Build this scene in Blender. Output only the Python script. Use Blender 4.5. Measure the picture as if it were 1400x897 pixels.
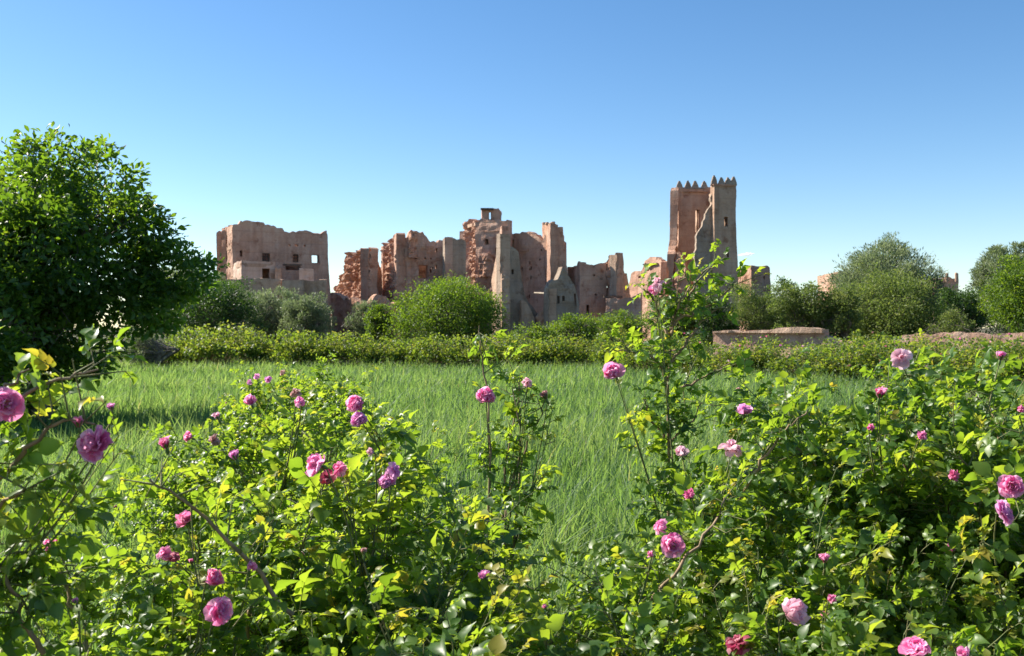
import bpy, math, random
import numpy as np
from mathutils import Vector, Matrix, Euler

for o in list(bpy.data.objects):
    bpy.data.objects.remove(o)
S = bpy.context.scene
COL = S.collection
R = math.radians

# ------------------------------------------------------------------ camera
F = 1361.0          # focal length in photo pixels
CAMZ = 1.6
cam = bpy.data.cameras.new('camera')
cam.lens = 35.0
cam.sensor_width = 36.0
cam.clip_end = 8000
cam.clip_start = 0.05
cam.dof.use_dof = True
cam.dof.focus_distance = 3.6
cam.dof.aperture_fstop = 11.0
camo = bpy.data.objects.new('camera', cam)
camo.location = (0, 0, CAMZ)
camo.rotation_euler = (R(90), 0, 0)
COL.objects.link(camo)
S.camera = camo

# ------------------------------------------------------------------ sky, sun, exposure
SUN_AZ = -68.0      # degrees from +Y, negative = left
SUN_EL = 39.0
w = bpy.data.worlds.new('World')
S.world = w
w.use_nodes = True
nt = w.node_tree
nt.nodes.clear()
sky = nt.nodes.new('ShaderNodeTexSky')
sky.sky_type = 'NISHITA'
sky.sun_disc = False
sky.sun_elevation = R(SUN_EL)
sky.sun_rotation = R(SUN_AZ)
sky.altitude = 1400
sky.air_density = 1.0
sky.dust_density = 0.6
sky.ozone_density = 1.0
bg = nt.nodes.new('ShaderNodeBackground')
bg.inputs['Strength'].default_value = 0.086
wo = nt.nodes.new('ShaderNodeOutputWorld')
grade = nt.nodes.new('ShaderNodeHueSaturation')
grade.inputs['Saturation'].default_value = 1.27
nt.links.new(sky.outputs[0], grade.inputs['Color'])
nt.links.new(grade.outputs[0], bg.inputs[0])
nt.links.new(bg.outputs[0], wo.inputs[0])
SUNV = np.array([math.sin(R(SUN_AZ)) * math.cos(R(SUN_EL)), math.cos(R(SUN_AZ)) * math.cos(R(SUN_EL)), math.sin(R(SUN_EL))])
sl = bpy.data.lights.new('sun', 'SUN')
sl.energy = 5.0
sl.angle = R(0.55)
sl.color = (1.0, 0.93, 0.82)
so = bpy.data.objects.new('sun', sl)
so.rotation_euler = Vector(SUNV).to_track_quat('Z', 'Y').to_euler()
so.location = (-20, 20, 30)
COL.objects.link(so)
S.view_settings.view_transform = 'Standard'
S.view_settings.look = 'None'
S.view_settings.gamma = 1.0
S.view_settings.exposure = 1.05
S.render.engine = 'CYCLES'
S.cycles.max_bounces = 8
S.cycles.transmission_bounces = 4
S.cycles.diffuse_bounces = 4
S.cycles.caustics_reflective = False
S.cycles.caustics_refractive = False
S.cycles.use_denoising = True
S.cycles.volume_bounces = 6


# ------------------------------------------------------------------ helpers
def W(px, py, Y):
    """a point of the place, at distance Y"""
    return np.array([(px - 700) / F * Y, Y, CAMZ - (py - 448.5) / F * Y])


def WX(px, Y):
    return (px - 700) / F * Y


def WZ(py, Y):
    return CAMZ - (py - 448.5) / F * Y


def tag(o, label=None, cat=None, group=None, kind=None):
    if label: o['label'] = label
    if cat: o['category'] = cat
    if group: o['group'] = group
    if kind: o['kind'] = kind
    return o


def empty(name, loc, label=None, cat=None, group=None):
    o = bpy.data.objects.new(name, None)
    o.location = loc
    o.empty_display_size = 0.2
    COL.objects.link(o)
    return tag(o, label, cat, group)


def make_mesh(name, V, faces, mats, attrs=None, smooth=True, matidx=None):
    """V (n,3); faces: list of (m,k) int arrays of equal k"""
    me = bpy.data.meshes.new(name)
    V = np.asarray(V, dtype=np.float32)
    me.vertices.add(len(V))
    me.vertices.foreach_set('co', V.ravel())
    faces = [np.asarray(f, dtype=np.int32) for f in faces if len(f)]
    nl = sum(f.size for f in faces)
    npoly = sum(len(f) for f in faces)
    me.loops.add(nl)
    me.polygons.add(npoly)
    me.loops.foreach_set('vertex_index', np.concatenate([f.ravel() for f in faces]))
    starts = []
    c = 0
    for f in faces:
        k = f.shape[1]
        starts.append(c + np.arange(len(f)) * k)
        c += f.size
    me.polygons.foreach_set('loop_start', np.concatenate(starts).astype(np.int32))
    me.polygons.foreach_set('use_smooth', np.full(npoly, smooth))
    if matidx is not None:
        me.polygons.foreach_set('material_index', np.asarray(matidx, dtype=np.int32))
    for m in (mats if isinstance(mats, (list, tuple)) else [mats]):
        me.materials.append(m)
    if attrs:
        for k, a in attrs.items():
            at = me.attributes.new(k, 'FLOAT', 'POINT')
            at.data.foreach_set('value', np.asarray(a, dtype=np.float32))
    me.update(calc_edges=True)
    me.validate()
    return me


def put(name, me, parent=None, loc=(0, 0, 0)):
    o = bpy.data.objects.new(name, me)
    o.location = loc
    COL.objects.link(o)
    if parent is not None:
        o.parent = parent
    return o


class Buf:
    """collects geometry of one part"""
    def __init__(s):
        s.v = []; s.f = {}; s.a = []; s.n = 0

    def add(s, V, faces, a=None):
        V = np.asarray(V, dtype=np.float64).reshape(-1, 3)
        for f in faces:
            f = np.asarray(f)
            if len(f):
                s.f.setdefault(f.shape[1], []).append(f + s.n)
        s.v.append(V)
        s.a.append(np.full(len(V), 0.5) if a is None else np.broadcast_to(a, (len(V),)).astype(float))
        s.n += len(V)

    def mesh(s, name, mats, smooth=True):
        return make_mesh(name, np.concatenate(s.v), [np.concatenate(x) for x in s.f.values()], mats,
                         {'rnd': np.concatenate(s.a)}, smooth)


def norm(v):
    return v / np.maximum(np.linalg.norm(v, axis=-1, keepdims=True), 1e-9)


def frames(D, N):
    D = norm(D)
    N = norm(N - (N * D).sum(-1, keepdims=True) * D)
    X = np.cross(D, N)
    return np.stack([X, D, N], axis=-1)        # columns


def scatter(buf, TV, TF, P, D, N, sc, rnd):
    """copies of a template (x across, y along, z normal) merged in one buffer"""
    n = len(P)
    if n == 0: return
    M = frames(D, N)
    sc = np.asarray(sc, dtype=float)
    if sc.ndim == 1: sc = np.stack([sc, sc, sc], -1)
    T = TV[None] * sc[:, None, :]
    V = np.einsum('nij,nkj->nki', M, T) + P[:, None, :]
    k = len(TV)
    fs = []
    for f in TF:
        f = np.asarray(f)
        fs.append((f[None] + (np.arange(n) * k)[:, None, None]).reshape(-1, f.shape[1]))
    buf.add(V.reshape(-1, 3), fs, np.repeat(rnd, k))


def tubes(buf, P, Rr, sides=4, rnd=0.5):
    """P (n,k,3) centre lines, Rr (n,k) radii"""
    n, k, _ = P.shape
    T = np.gradient(P, axis=1)
    T = norm(T)
    ref = np.where(np.abs(T[..., 2:3]) > 0.9, np.array([1.0, 0, 0]), np.array([0, 0, 1.0]))
    A = norm(np.cross(T, ref))
    B = np.cross(T, A)
    an = np.arange(sides) / sides * 2 * math.pi
    ring = A[:, :, None] * np.cos(an)[None, None, :, None] + B[:, :, None] * np.sin(an)[None, None, :, None]
    V = P[:, :, None] + ring * Rr[:, :, None, None]
    i = np.arange(k - 1)[:, None] * sides
    j = np.arange(sides)[None]
    j2 = (j + 1) % sides
    q = np.stack([i + j, i + j2, i + sides + j2, i + sides + j], -1).reshape(-1, 4)
    f = (q[None] + (np.arange(n) * k * sides)[:, None, None]).reshape(-1, 4)
    buf.add(V.reshape(-1, 3), [f], rnd)


def bez(A, B, C, k):
    t = np.linspace(0, 1, k)[None, :, None]
    return (1 - t) ** 2 * A[:, None] + 2 * t * (1 - t) * B[:, None] + t * t * C[:, None]


def vnoise(P, seed=0):
    """smooth value noise, -1..1, P (...,3)"""
    P = np.asarray(P, dtype=float)
    i = np.floor(P).astype(np.int64)
    f = P - i
    f = f * f * (3 - 2 * f)
    def h(ix, iy, iz):
        n = (ix * 374761393 + iy * 668265263 + iz * 2147483647 + seed * 1274126177) & 0xffffffff
        n = ((n ^ (n >> 13)) * 1274126177) & 0xffffffff
        n = (n ^ (n >> 16)) & 0xffffffff
        return n / 0x7fffffff - 1.0
    r = 0
    for a in (0, 1):
        for b in (0, 1):
            for c in (0, 1):
                wgt = (f[..., 0] if a else 1 - f[..., 0]) * (f[..., 1] if b else 1 - f[..., 1]) * (f[..., 2] if c else 1 - f[..., 2])
                r = r + wgt * h(i[..., 0] + a, i[..., 1] + b, i[..., 2] + c)
    return r


# leaf templates ---------------------------------------------------
def leaf_template(ws, fold=0.16, curl=0.18, ruffle=0.0):
    n = len(ws)
    V = []
    for i, wd in enumerate(ws):
        t = i / (n - 1)
        zc = -curl * t * t
        for sx in (-1, 0, 1):
            V.append([sx * wd, t, zc + abs(sx) * wd * fold + (ruffle * sx * math.sin(i * 2.3))])
    Fq = []
    for i in range(n - 1):
        for j in (0, 1):
            a = i * 3 + j
            Fq.append([a, a + 1, a + 4, a + 3])
    return np.array(V), [np.array(Fq)]


LEAFLET = leaf_template([0.02, 0.2, 0.31, 0.345, 0.31, 0.22, 0.11, 0.0], 0.34, 0.24, 0.02)
LEAFLET_FAR = leaf_template([0.02, 0.28, 0.34, 0.2, 0.0], 0.36, 0.2)
BROAD = leaf_template([0.02, 0.2, 0.26, 0.0], 0.4, 0.22)
QUAD = (np.array([[0, 0, 0], [-.3, .5, .07], [0, 1, -.1], [.3, .5, .07]]), [np.array([[0, 1, 2, 3]])])
SLIM = (np.array([[0, 0, 0], [-.12, .5, .05], [0, 1, -.15], [.12, .5, .05]]), [np.array([[0, 1, 2, 3]])])


# ------------------------------------------------------------------ materials
def newmat(name):
    m = bpy.data.materials.new(name)
    m.use_nodes = True
    m.node_tree.nodes.clear()
    return m, m.node_tree.nodes, m.node_tree.links


def leafmat(name, cols, tcols, tfac=0.42, rough=0.42, spec=0.4, scale=3.0):
    m, N, L = newmat(name)
    at = N.new('ShaderNodeAttribute'); at.attribute_name = 'rnd'
    def ramp(cs):
        r = N.new('ShaderNodeValToRGB')
        e = r.color_ramp.elements
        for i, (p, c) in enumerate(cs):
            if i < 2: el = e[i]; el.position = p
            else: el = e.new(p)
            el.color = (*c, 1)
        L.new(at.outputs['Fac'], r.inputs[0])
        return r
    r1, r2 = ramp(cols), ramp(tcols)
    p = N.new('ShaderNodeBsdfPrincipled')
    p.inputs['Roughness'].default_value = rough
    p.inputs['Specular IOR Level'].default_value = spec
    # vein / blotch variation
    tc = N.new('ShaderNodeTexCoord')
    nz = N.new('ShaderNodeTexNoise'); nz.inputs['Scale'].default_value = scale; nz.inputs['Detail'].default_value = 3
    L.new(tc.outputs['Object'], nz.inputs['Vector'])
    mx = N.new('ShaderNodeHueSaturation')
    mr = N.new('ShaderNodeMapRange'); mr.inputs[1].default_value = .3; mr.inputs[2].default_value = .7
    mr.inputs[3].default_value = .72; mr.inputs[4].default_value = 1.25
    L.new(nz.outputs[0], mr.inputs[0]); L.new(mr.outputs[0], mx.inputs['Value'])
    L.new(r1.outputs[0], mx.inputs['Color'])
    L.new(mx.outputs[0], p.inputs['Base Color'])
    t = N.new('ShaderNodeBsdfTranslucent'); L.new(r2.outputs[0], t.inputs[0])
    ms = N.new('ShaderNodeMixShader'); ms.inputs[0].default_value = tfac
    L.new(p.outputs[0], ms.inputs[1]); L.new(t.outputs[0], ms.inputs[2])
    o = N.new('ShaderNodeOutputMaterial'); L.new(ms.outputs[0], o.inputs[0])
    return m


M = {}
M['rose_leaf'] = leafmat('rose_leaf',
    [(0, (.03, .07, .02)), (.45, (.065, .13, .026)), (.8, (.12, .19, .032)), (1, (.25, .22, .04))],
    [(0, (.16, .28, .012)), (.45, (.36, .56, .03)), (.8, (.60, .74, .045)), (1, (.75, .6, .05))], .46, .4, .45, 14)
M['walnut_leaf'] = leafmat('walnut_leaf',
    [(0, (.028, .065, .016)), (.5, (.055, .11, .022)), (1, (.10, .16, .028))],
    [(0, (.12, .26, .014)), (.5, (.26, .46, .02)), (1, (.46, .62, .03))], .42, .4, .4, 2)
M['green_leaf'] = leafmat('green_leaf',
    [(0, (.045, .095, .018)), (.5, (.085, .15, .025)), (1, (.15, .21, .035))],
    [(0, (.14, .27, .015)), (.5, (.28, .44, .02)), (1, (.46, .58, .03))], .42, .45, .35, .6)
M['dark_leaf'] = leafmat('dark_leaf',
    [(0, (.022, .05, .014)), (.5, (.04, .085, .018)), (1, (.08, .13, .03))],
    [(0, (.05, .13, .012)), (.5, (.1, .22, .015)), (1, (.2, .32, .03))], .3, .45, .35, .6)
M['olive_leaf'] = leafmat('olive_leaf',
    [(0, (.07, .11, .03)), (.5, (.12, .16, .045)), (1, (.20, .22, .07))],
    [(0, (.16, .26, .04)), (.5, (.28, .38, .06)), (1, (.42, .46, .1))], .4, .5, .3, .6)
M['silver_leaf'] = leafmat('silver_leaf',
    [(0, (.10, .14, .07)), (.5, (.18, .22, .12)), (1, (.30, .33, .2))],
    [(0, (.16, .24, .07)), (.5, (.26, .34, .12)), (1, (.4, .46, .2))], .4, .5, .35, .6)
M['row_leaf'] = leafmat('row_leaf',
    [(0, (.05, .095, .02)), (.5, (.10, .155, .03)), (1, (.19, .2, .06))],
    [(0, (.20, .34, .015)), (.5, (.38, .52, .035)), (1, (.58, .56, .07))], .42, .45, .35, 1.5)
M['wheat'] = leafmat('wheat',
    [(0, (.055, .11, .042)), (.5, (.115, .19, .08)), (.9, (.19, .27, .12)), (1, (.3, .28, .12))],
    [(0, (.18, .33, .05)), (.5, (.32, .51, .09)), (.9, (.48, .62, .13)), (1, (.5, .5, .15))], .45, .5, .3, .35)
M['weed'] = leafmat('weed',
    [(0, (.04, .08, .018)), (.5, (.08, .13, .03)), (1, (.2, .19, .07))],
    [(0, (.12, .22, .02)), (.5, (.22, .34, .04)), (1, (.4, .4, .1))], .35, .5, .3, .5)


def barkmat(name, c1, c2, scale=12):
    m, N, L = newmat(name)
    tc = N.new('ShaderNodeTexCoord')
    mp = N.new('ShaderNodeMapping'); mp.inputs['Scale'].default_value = (1, 1, .25)
    nz = N.new('ShaderNodeTexNoise'); nz.inputs['Scale'].default_value = scale; nz.inputs['Detail'].default_value = 5
    L.new(tc.outputs['Object'], mp.inputs[0]); L.new(mp.outputs[0], nz.inputs['Vector'])
    r = N.new('ShaderNodeValToRGB')
    r.color_ramp.elements[0].position = .35; r.color_ramp.elements[0].color = (*c1, 1)
    r.color_ramp.elements[1].position = .65; r.color_ramp.elements[1].color = (*c2, 1)
    L.new(nz.outputs[0], r.inputs[0])
    p = N.new('ShaderNodeBsdfPrincipled'); p.inputs['Roughness'].default_value = .75
    L.new(r.outputs[0], p.inputs['Base Color'])
    b = N.new('ShaderNodeBump'); b.inputs['Strength'].default_value = .5; b.inputs['Distance'].default_value = .01
    L.new(nz.outputs[0], b.inputs['Height']); L.new(b.outputs[0], p.inputs['Normal'])
    o = N.new('ShaderNodeOutputMaterial'); L.new(p.outputs[0], o.inputs[0])
    return m


M['bark'] = barkmat('bark', (.07, .055, .04), (.19, .16, .12))
M['cane'] = barkmat('rose_cane', (.17, .12, .06), (.36, .24, .14), 40)
M['twig'] = barkmat('green_twig', (.10, .14, .04), (.17, .15, .06), 60)
M['wood'] = barkmat('old_wood', (.07, .05, .035), (.14, .1, .07), 8)
M['beam'] = barkmat('pale_beam', (.3, .25, .18), (.45, .38, .28), 8)


def petalmat():
    m, N, L = newmat('rose_petal')
    oi = N.new('ShaderNodeObjectInfo')
    at = N.new('ShaderNodeAttribute'); at.attribute_name = 'rnd'
    mr = N.new('ShaderNodeMapRange'); mr.inputs[3].default_value = .72; mr.inputs[4].default_value = 1.15
    L.new(at.outputs['Fac'], mr.inputs[0])
    h = N.new('ShaderNodeHueSaturation'); L.new(mr.outputs[0], h.inputs['Value'])
    ms_ = N.new('ShaderNodeMapRange'); ms_.inputs[1].default_value = .3; ms_.inputs[2].default_value = 1.0; ms_.inputs[3].default_value = 1.12; ms_.inputs[4].default_value = .62
    L.new(at.outputs['Fac'], ms_.inputs[0]); L.new(ms_.outputs[0], h.inputs['Saturation'])
    L.new(oi.outputs['Color'], h.inputs['Color'])
    p = N.new('ShaderNodeBsdfPrincipled'); p.inputs['Roughness'].default_value = .55
    p.inputs['Specular IOR Level'].default_value = .25
    L.new(h.outputs[0], p.inputs['Base Color'])
    t = N.new('ShaderNodeBsdfTranslucent'); L.new(h.outputs[0], t.inputs[0])
    ms = N.new('ShaderNodeMixShader'); ms.inputs[0].default_value = .6
    L.new(p.outputs[0], ms.inputs[1]); L.new(t.outputs[0], ms.inputs[2])
    o = N.new('ShaderNodeOutputMaterial'); L.new(ms.outputs[0], o.inputs[0])
    return m


def plain(name, c, rough=.6):
    m, N, L = newmat(name)
    p = N.new('ShaderNodeBsdfPrincipled'); p.inputs['Roughness'].default_value = rough
    nz = N.new('ShaderNodeTexNoise'); nz.inputs['Scale'].default_value = 60
    mx = N.new('ShaderNodeHueSaturation'); mx.inputs['Color'].default_value = (*c, 1)
    mr = N.new('ShaderNodeMapRange'); mr.inputs[3].default_value = .7; mr.inputs[4].default_value = 1.3
    L.new(nz.outputs[0], mr.inputs[0]); L.new(mr.outputs[0], mx.inputs['Value'])
    L.new(mx.outputs[0], p.inputs['Base Color'])
    o = N.new('ShaderNodeOutputMaterial'); L.new(p.outputs[0], o.inputs[0])
    return m


M['petal'] = petalmat()
M['stamen'] = plain('stamen', (.75, .5, .06))
M['calyx'] = plain('calyx', (.09, .15, .03))


def mudmat(name, c_lo, c_mid, c_hi, rough_bump=.35):
    """rammed earth: courses, rain streaks, putlog pits and stains"""
    m, N, L = newmat(name)
    tc = N.new('ShaderNodeTexCoord')
    geo = N.new('ShaderNodeNewGeometry')
    P = geo.outputs['Position']
    n1 = N.new('ShaderNodeTexNoise'); n1.inputs['Scale'].default_value = .55; n1.inputs['Detail'].default_value = 8; n1.inputs['Roughness'].default_value = .62
    L.new(P, n1.inputs['Vector'])
    mp = N.new('ShaderNodeMapping'); mp.inputs['Scale'].default_value = (1, 1, .09)
    L.new(P, mp.inputs[0])
    n2 = N.new('ShaderNodeTexNoise'); n2.inputs['Scale'].default_value = 2.6; n2.inputs['Detail'].default_value = 5
    L.new(mp.outputs[0], n2.inputs['Vector'])
    n3 = N.new('ShaderNodeTexNoise'); n3.inputs['Scale'].default_value = 7; n3.inputs['Detail'].default_value = 6; n3.inputs['Roughness'].default_value = .7
    L.new(P, n3.inputs['Vector'])
    a = N.new('ShaderNodeMath'); a.operation = 'MULTIPLY_ADD'; a.inputs[1].default_value = .5
    L.new(n1.outputs[0], a.inputs[0])
    b = N.new('ShaderNodeMath'); b.operation = 'MULTIPLY'; b.inputs[1].default_value = .28
    L.new(n2.outputs[0], b.inputs[0]); 
    b2 = N.new('ShaderNodeMath'); b2.operation = 'MULTIPLY_ADD'; b2.inputs[1].default_value = .22
    L.new(n3.outputs[0], b2.inputs[0]); L.new(b.outputs[0], b2.inputs[2]); L.new(b2.outputs[0], a.inputs[2])
    r = N.new('ShaderNodeValToRGB')
    e = r.color_ramp.elements
    e[0].position = .36; e[0].color = (*c_lo, 1)
    e[1].position = .5; e[1].color = (*c_mid, 1)
    x = e.new(.64); x.color = (*c_hi, 1)
    L.new(a.outputs[0], r.inputs[0])
    # horizontal courses every 0.85 m
    sx = N.new('ShaderNodeSeparateXYZ'); L.new(P, sx.inputs[0])
    zz = N.new('ShaderNodeMath'); zz.operation = 'MULTIPLY_ADD'; zz.inputs[1].default_value = .12
    L.new(n1.outputs[0], zz.inputs[0]); L.new(sx.outputs[2], zz.inputs[2])
    d = N.new('ShaderNodeMath'); d.operation = 'PINGPONG'; d.inputs[1].default_value = .45
    L.new(zz.outputs[0], d.inputs[0])
    cr = N.new('ShaderNodeMapRange'); cr.inputs[1].default_value = 0; cr.inputs[2].default_value = .06; cr.inputs[3].default_value = .86; cr.inputs[4].default_value = 1
    L.new(d.outputs[0], cr.inputs[0])
    h = N.new('ShaderNodeHueSaturation'); L.new(r.outputs[0], h.inputs['Color']); L.new(cr.outputs[0], h.inputs['Value'])
    p = N.new('ShaderNodeBsdfPrincipled'); p.inputs['Roughness'].default_value = .95
    p.inputs['Specular IOR Level'].default_value = .1
    n4 = N.new('ShaderNodeTexNoise'); n4.inputs['Scale'].default_value = 1.15; n4.inputs['Detail'].default_value = 7; n4.inputs['Roughness'].default_value = .68
    mo = N.new('ShaderNodeVectorMath'); mo.operation = 'ADD'; mo.inputs[1].default_value = (31, 7, 3)
    L.new(P, mo.inputs[0]); L.new(mo.outputs[0], n4.inputs['Vector'])
    pr = N.new('ShaderNodeMapRange'); pr.inputs[1].default_value = .56; pr.inputs[2].default_value = .66
    L.new(n4.outputs[0], pr.inputs[0])
    mxp = N.new('ShaderNodeMix'); mxp.data_type = 'RGBA'
    L.new(pr.outputs[0], mxp.inputs[0]); L.new(h.outputs[0], mxp.inputs[6])
    mxp.inputs[7].default_value = (c_lo[0] * .92, c_lo[1] * .85, c_lo[2] * .82, 1)
    L.new(mxp.outputs[2], p.inputs['Base Color'])
    bm = N.new('ShaderNodeBump'); bm.inputs['Strength'].default_value = rough_bump; bm.inputs['Distance'].default_value = .5
    sm = N.new('ShaderNodeMath'); sm.operation = 'ADD'
    L.new(n2.outputs[0], sm.inputs[0]); L.new(n3.outputs[0], sm.inputs[1])
    sm2 = N.new('ShaderNodeMath'); sm2.operation = 'MULTIPLY_ADD'; sm2.inputs[1].default_value = .25
    L.new(cr.outputs[0], sm2.inputs[0]); L.new(sm.outputs[0], sm2.inputs[2])
    sm3 = N.new('ShaderNodeMath'); sm3.operation = 'MULTIPLY_ADD'; sm3.inputs[1].default_value = -.35
    L.new(pr.outputs[0], sm3.inputs[0]); L.new(sm2.outputs[0], sm3.inputs[2])
    L.new(sm3.outputs[0], bm.inputs['Height']); L.new(bm.outputs[0], p.inputs['Normal'])
    o = N.new('ShaderNodeOutputMaterial'); L.new(p.outputs[0], o.inputs[0])
    return m


M['mud_pink'] = mudmat('pink_earth', (.36, .205, .142), (.50, .315, .23), (.61, .435, .33))
M['mud_red'] = mudmat('red_earth', (.36, .19, .125), (.50, .295, .205), (.61, .42, .31), .45)
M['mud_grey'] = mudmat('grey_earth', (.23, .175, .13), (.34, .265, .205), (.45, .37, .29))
M['mud_light'] = mudmat('pale_earth', (.45, .31, .24), (.56, .41, .32), (.66, .51, .41), .25)
M['mud_brown'] = mudmat('brown_earth', (.32, .205, .14), (.46, .315, .225), (.57, .42, .31))


def soilmat():
    m, N, L = newmat('field_soil')
    geo = N.new('ShaderNodeNewGeometry')
    n1 = N.new('ShaderNodeTexNoise'); n1.inputs['Scale'].default_value = .3; n1.inputs['Detail'].default_value = 9
    n2 = N.new('ShaderNodeTexNoise'); n2.inputs['Scale'].default_value = 9; n2.inputs['Detail'].default_value = 6
    L.new(geo.outputs['Position'], n1.inputs['Vector']); L.new(geo.outputs['Position'], n2.inputs['Vector'])
    r = N.new('ShaderNodeValToRGB'); e = r.color_ramp.elements
    e[0].position = .38; e[0].color = (.045, .07, .02, 1)
    e[1].position = .62; e[1].color = (.15, .10, .06, 1)
    L.new(n1.outputs[0], r.inputs[0])
    p = N.new('ShaderNodeBsdfPrincipled'); p.inputs['Roughness'].default_value = .95
    L.new(r.outputs[0], p.inputs['Base Color'])
    b = N.new('ShaderNodeBump'); b.inputs['Strength'].default_value = .8; b.inputs['Distance'].default_value = .05
    L.new(n2.outputs[0], b.inputs['Height']); L.new(b.outputs[0], p.inputs['Normal'])
    o = N.new('ShaderNodeOutputMaterial'); L.new(p.outputs[0], o.inputs[0])
    return m


M['soil'] = soilmat()


# ------------------------------------------------------------------ ground
def build_ground():
    xs = np.concatenate([[-4000, -1500, -500, -200], np.linspace(-90, 90, 61), [200, 500, 1500, 4000]])
    ys = np.concatenate([[-300, -60], np.linspace(-10, 130, 60), [250, 600, 1500, 5000]])
    X, Y = np.meshgrid(xs, ys)
    Z = .05 * vnoise(np.stack([X * .35, Y * .35, X * 0], -1), 3)
    Z[Y > 200] = 0
    V = np.stack([X, Y, Z], -1).reshape(-1, 3)
    nx, ny = len(xs), len(ys)
    i = (np.arange(ny - 1)[:, None] * nx + np.arange(nx - 1)[None]).ravel()
    f = np.stack([i, i + 1, i + nx + 1, i + nx], -1)
    o = put('ground', make_mesh('ground', V, [f], M['soil']))
    tag(o, 'brown soil under the green crops and weeds', 'ground', kind='structure')


build_ground()


# ------------------------------------------------------------------ ruins
def t_of(px, A, B):
    k = (px - 700) / F
    d = B - A
    den = d[0] - k * d[1]
    return (k * A[1] - A[0]) / (den if abs(den) > 1e-6 else 1e-6)


def wall(parent, A, B, top, thick=.7, holes=(), left=None, right=None, mat='mud_pink', rough=.06, gully=0.0,
         z0=-.1, cell=.2, ragged=.12, mode='px', seed=0, name='wall', inward=1, label=None, side_ragged=0.0, putlog=0):
    """slab from plan point A to plan point B with an uneven top edge, real openings and worn faces.
    top: [(px,py)..] on the wall's plane, or [(t,z)..] with mode 't'."""
    A = np.array(A[:2], float); B = np.array(B[:2], float)
    Ln = np.linalg.norm(B - A)
    d = (B - A) / Ln
    nrm = np.array([d[1], -d[0]])            # faces the viewer when A is left of B
    back = -nrm * thick * inward
    def conv(pts):
        out = []
        for (px, py) in pts:
            t = t_of(px, A, B)
            Yv = A[1] + (B[1] - A[1]) * t
            out.append((t, WZ(py, Yv)))
        return out
    tp = conv(top) if mode == 'px' else list(top)
    tt = np.array([p[0] for p in tp]); tz = np.array([p[1] for p in tp])
    for i in range(1, len(tt)):
        if tt[i] <= tt[i - 1]: tt[i] = tt[i - 1] + 1e-3
    zmax = tz.max() + ragged
    def edge(e, default):
        if e is None: return None
        c = conv(e) if mode == 'px' else e
        c = sorted(c, key=lambda q: q[1])
        return np.array([q[0] for q in c]), np.array([q[1] for q in c])
    eL, eR = edge(left, 0), edge(right, 1)
    tmin = 0.0 if eL is None else min(0, eL[0].min())
    tmax = 1.0 if eR is None else max(1, eR[0].max())
    nu = max(3, int(Ln * (tmax - tmin) / cell) + 1)
    nz = max(3, int((zmax - z0) / cell) + 1)
    s = np.linspace(0, 1, nu)
    zr = np.linspace(z0, zmax, nz)
    Zr = zr[:, None] * np.ones((1, nu))
    Lz = np.zeros(nz) if eL is None else np.interp(zr, eL[1], eL[0])
    Rz = np.ones(nz) if eR is None else np.interp(zr, eR[1], eR[0])
    if side_ragged:
        jl = vnoise(np.stack([zr * 1.9, zr * 0 + 3.3, zr * 0], -1), seed + 5) + .6 * vnoise(np.stack([zr * 4.7, zr * 0, zr * 0], -1), seed + 6)
        if eL is not None: Lz = Lz + jl * side_ragged / Ln
        jr = vnoise(np.stack([zr * 2.1, zr * 0 + 8.3, zr * 0], -1), seed + 7) + .6 * vnoise(np.stack([zr * 4.1, zr * 0, zr * 0], -1), seed + 8)
        if eR is not None: Rz = Rz + jr * side_ragged / Ln
    U = Lz[:, None] + (Rz - Lz)[:, None] * s[None]
    un = U * Ln
    topz = np.interp(U, tt, tz)
    topz = topz + 1.35 * ragged * (vnoise(np.stack([un * 1.3, un * 0, un * 0], -1), seed) * .7 + vnoise(np.stack([un * 3.7, un * 0, un * 0], -1), seed + 1) * .5)
    Z = np.minimum(Zr, topz)
    keep = (np.maximum(Z[1:, 1:] - Zr[:-1, 1:], Z[1:, :-1] - Zr[:-1, :-1]) > .03)
    keep &= (Rz - Lz)[1:, None] > .01
    cu = (U[1:, 1:] + U[:-1, :-1]) / 2; cz = (Zr[1:, 1:] + Zr[:-1, :-1]) / 2
    for h in holes:
        if mode == 'px':
            (t0, zb), (t1, zt) = conv([(h[0], h[3]), (h[2], h[1])])
        else:
            t0, zb, t1, zt = h
        keep &= ~((cu > t0) & (cu < t1) & (cz > zb) & (cz < zt))
    if putlog:
        pr_ = np.random.default_rng(seed + 99)
        for _ in range(putlog):
            u_ = pr_.uniform(.08, .92) * Ln; z_ = .85 * pr_.integers(4, 11) + .3
            keep &= ~((np.abs(cu * Ln - u_) < cell * .55) & (np.abs(cz - z_) < cell * .6))
    X = A[0] + U * (B - A)[0]; Y = A[1] + U * (B - A)[1]
    front = np.stack([X, Y, Z], -1)
    Pn = np.stack([un, U * 0, Z], -1)
    disp = rough * (vnoise(Pn * [1.1, 1, 1.1], seed + 10) + .6 * vnoise(Pn * [2.9, 1, 2.9], seed + 11))
    if gully:
        g = .4 - 1.1 * np.abs(vnoise(Pn * [1.3, 1, .16], seed + 12)) - .6 * np.abs(vnoise(Pn * [3.1, 1, .5], seed + 13)) + .35 * vnoise(Pn * [5.5, 1, 4.5], seed + 14)
        g = g - .25 * (np.mod(Pn[..., 2] + .1 * vnoise(Pn, seed), .85) < .14)
        disp = disp + gully * g
    front[..., :2] += disp[..., None] * nrm
    bk = np.stack([X + back[0], Y + back[1], Z], -1)
    disb = rough * (vnoise(Pn * [1.1, 1, 1.1] + 50, seed + 20))
    bk[..., :2] -= disb[..., None] * nrm * inward
    bk[..., 2] = np.minimum(bk[..., 2], np.maximum(z0, bk[..., 2] + (Z >= topz - 1e-4) * .25 * ragged * vnoise(Pn * 2.1, seed + 30)))
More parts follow.
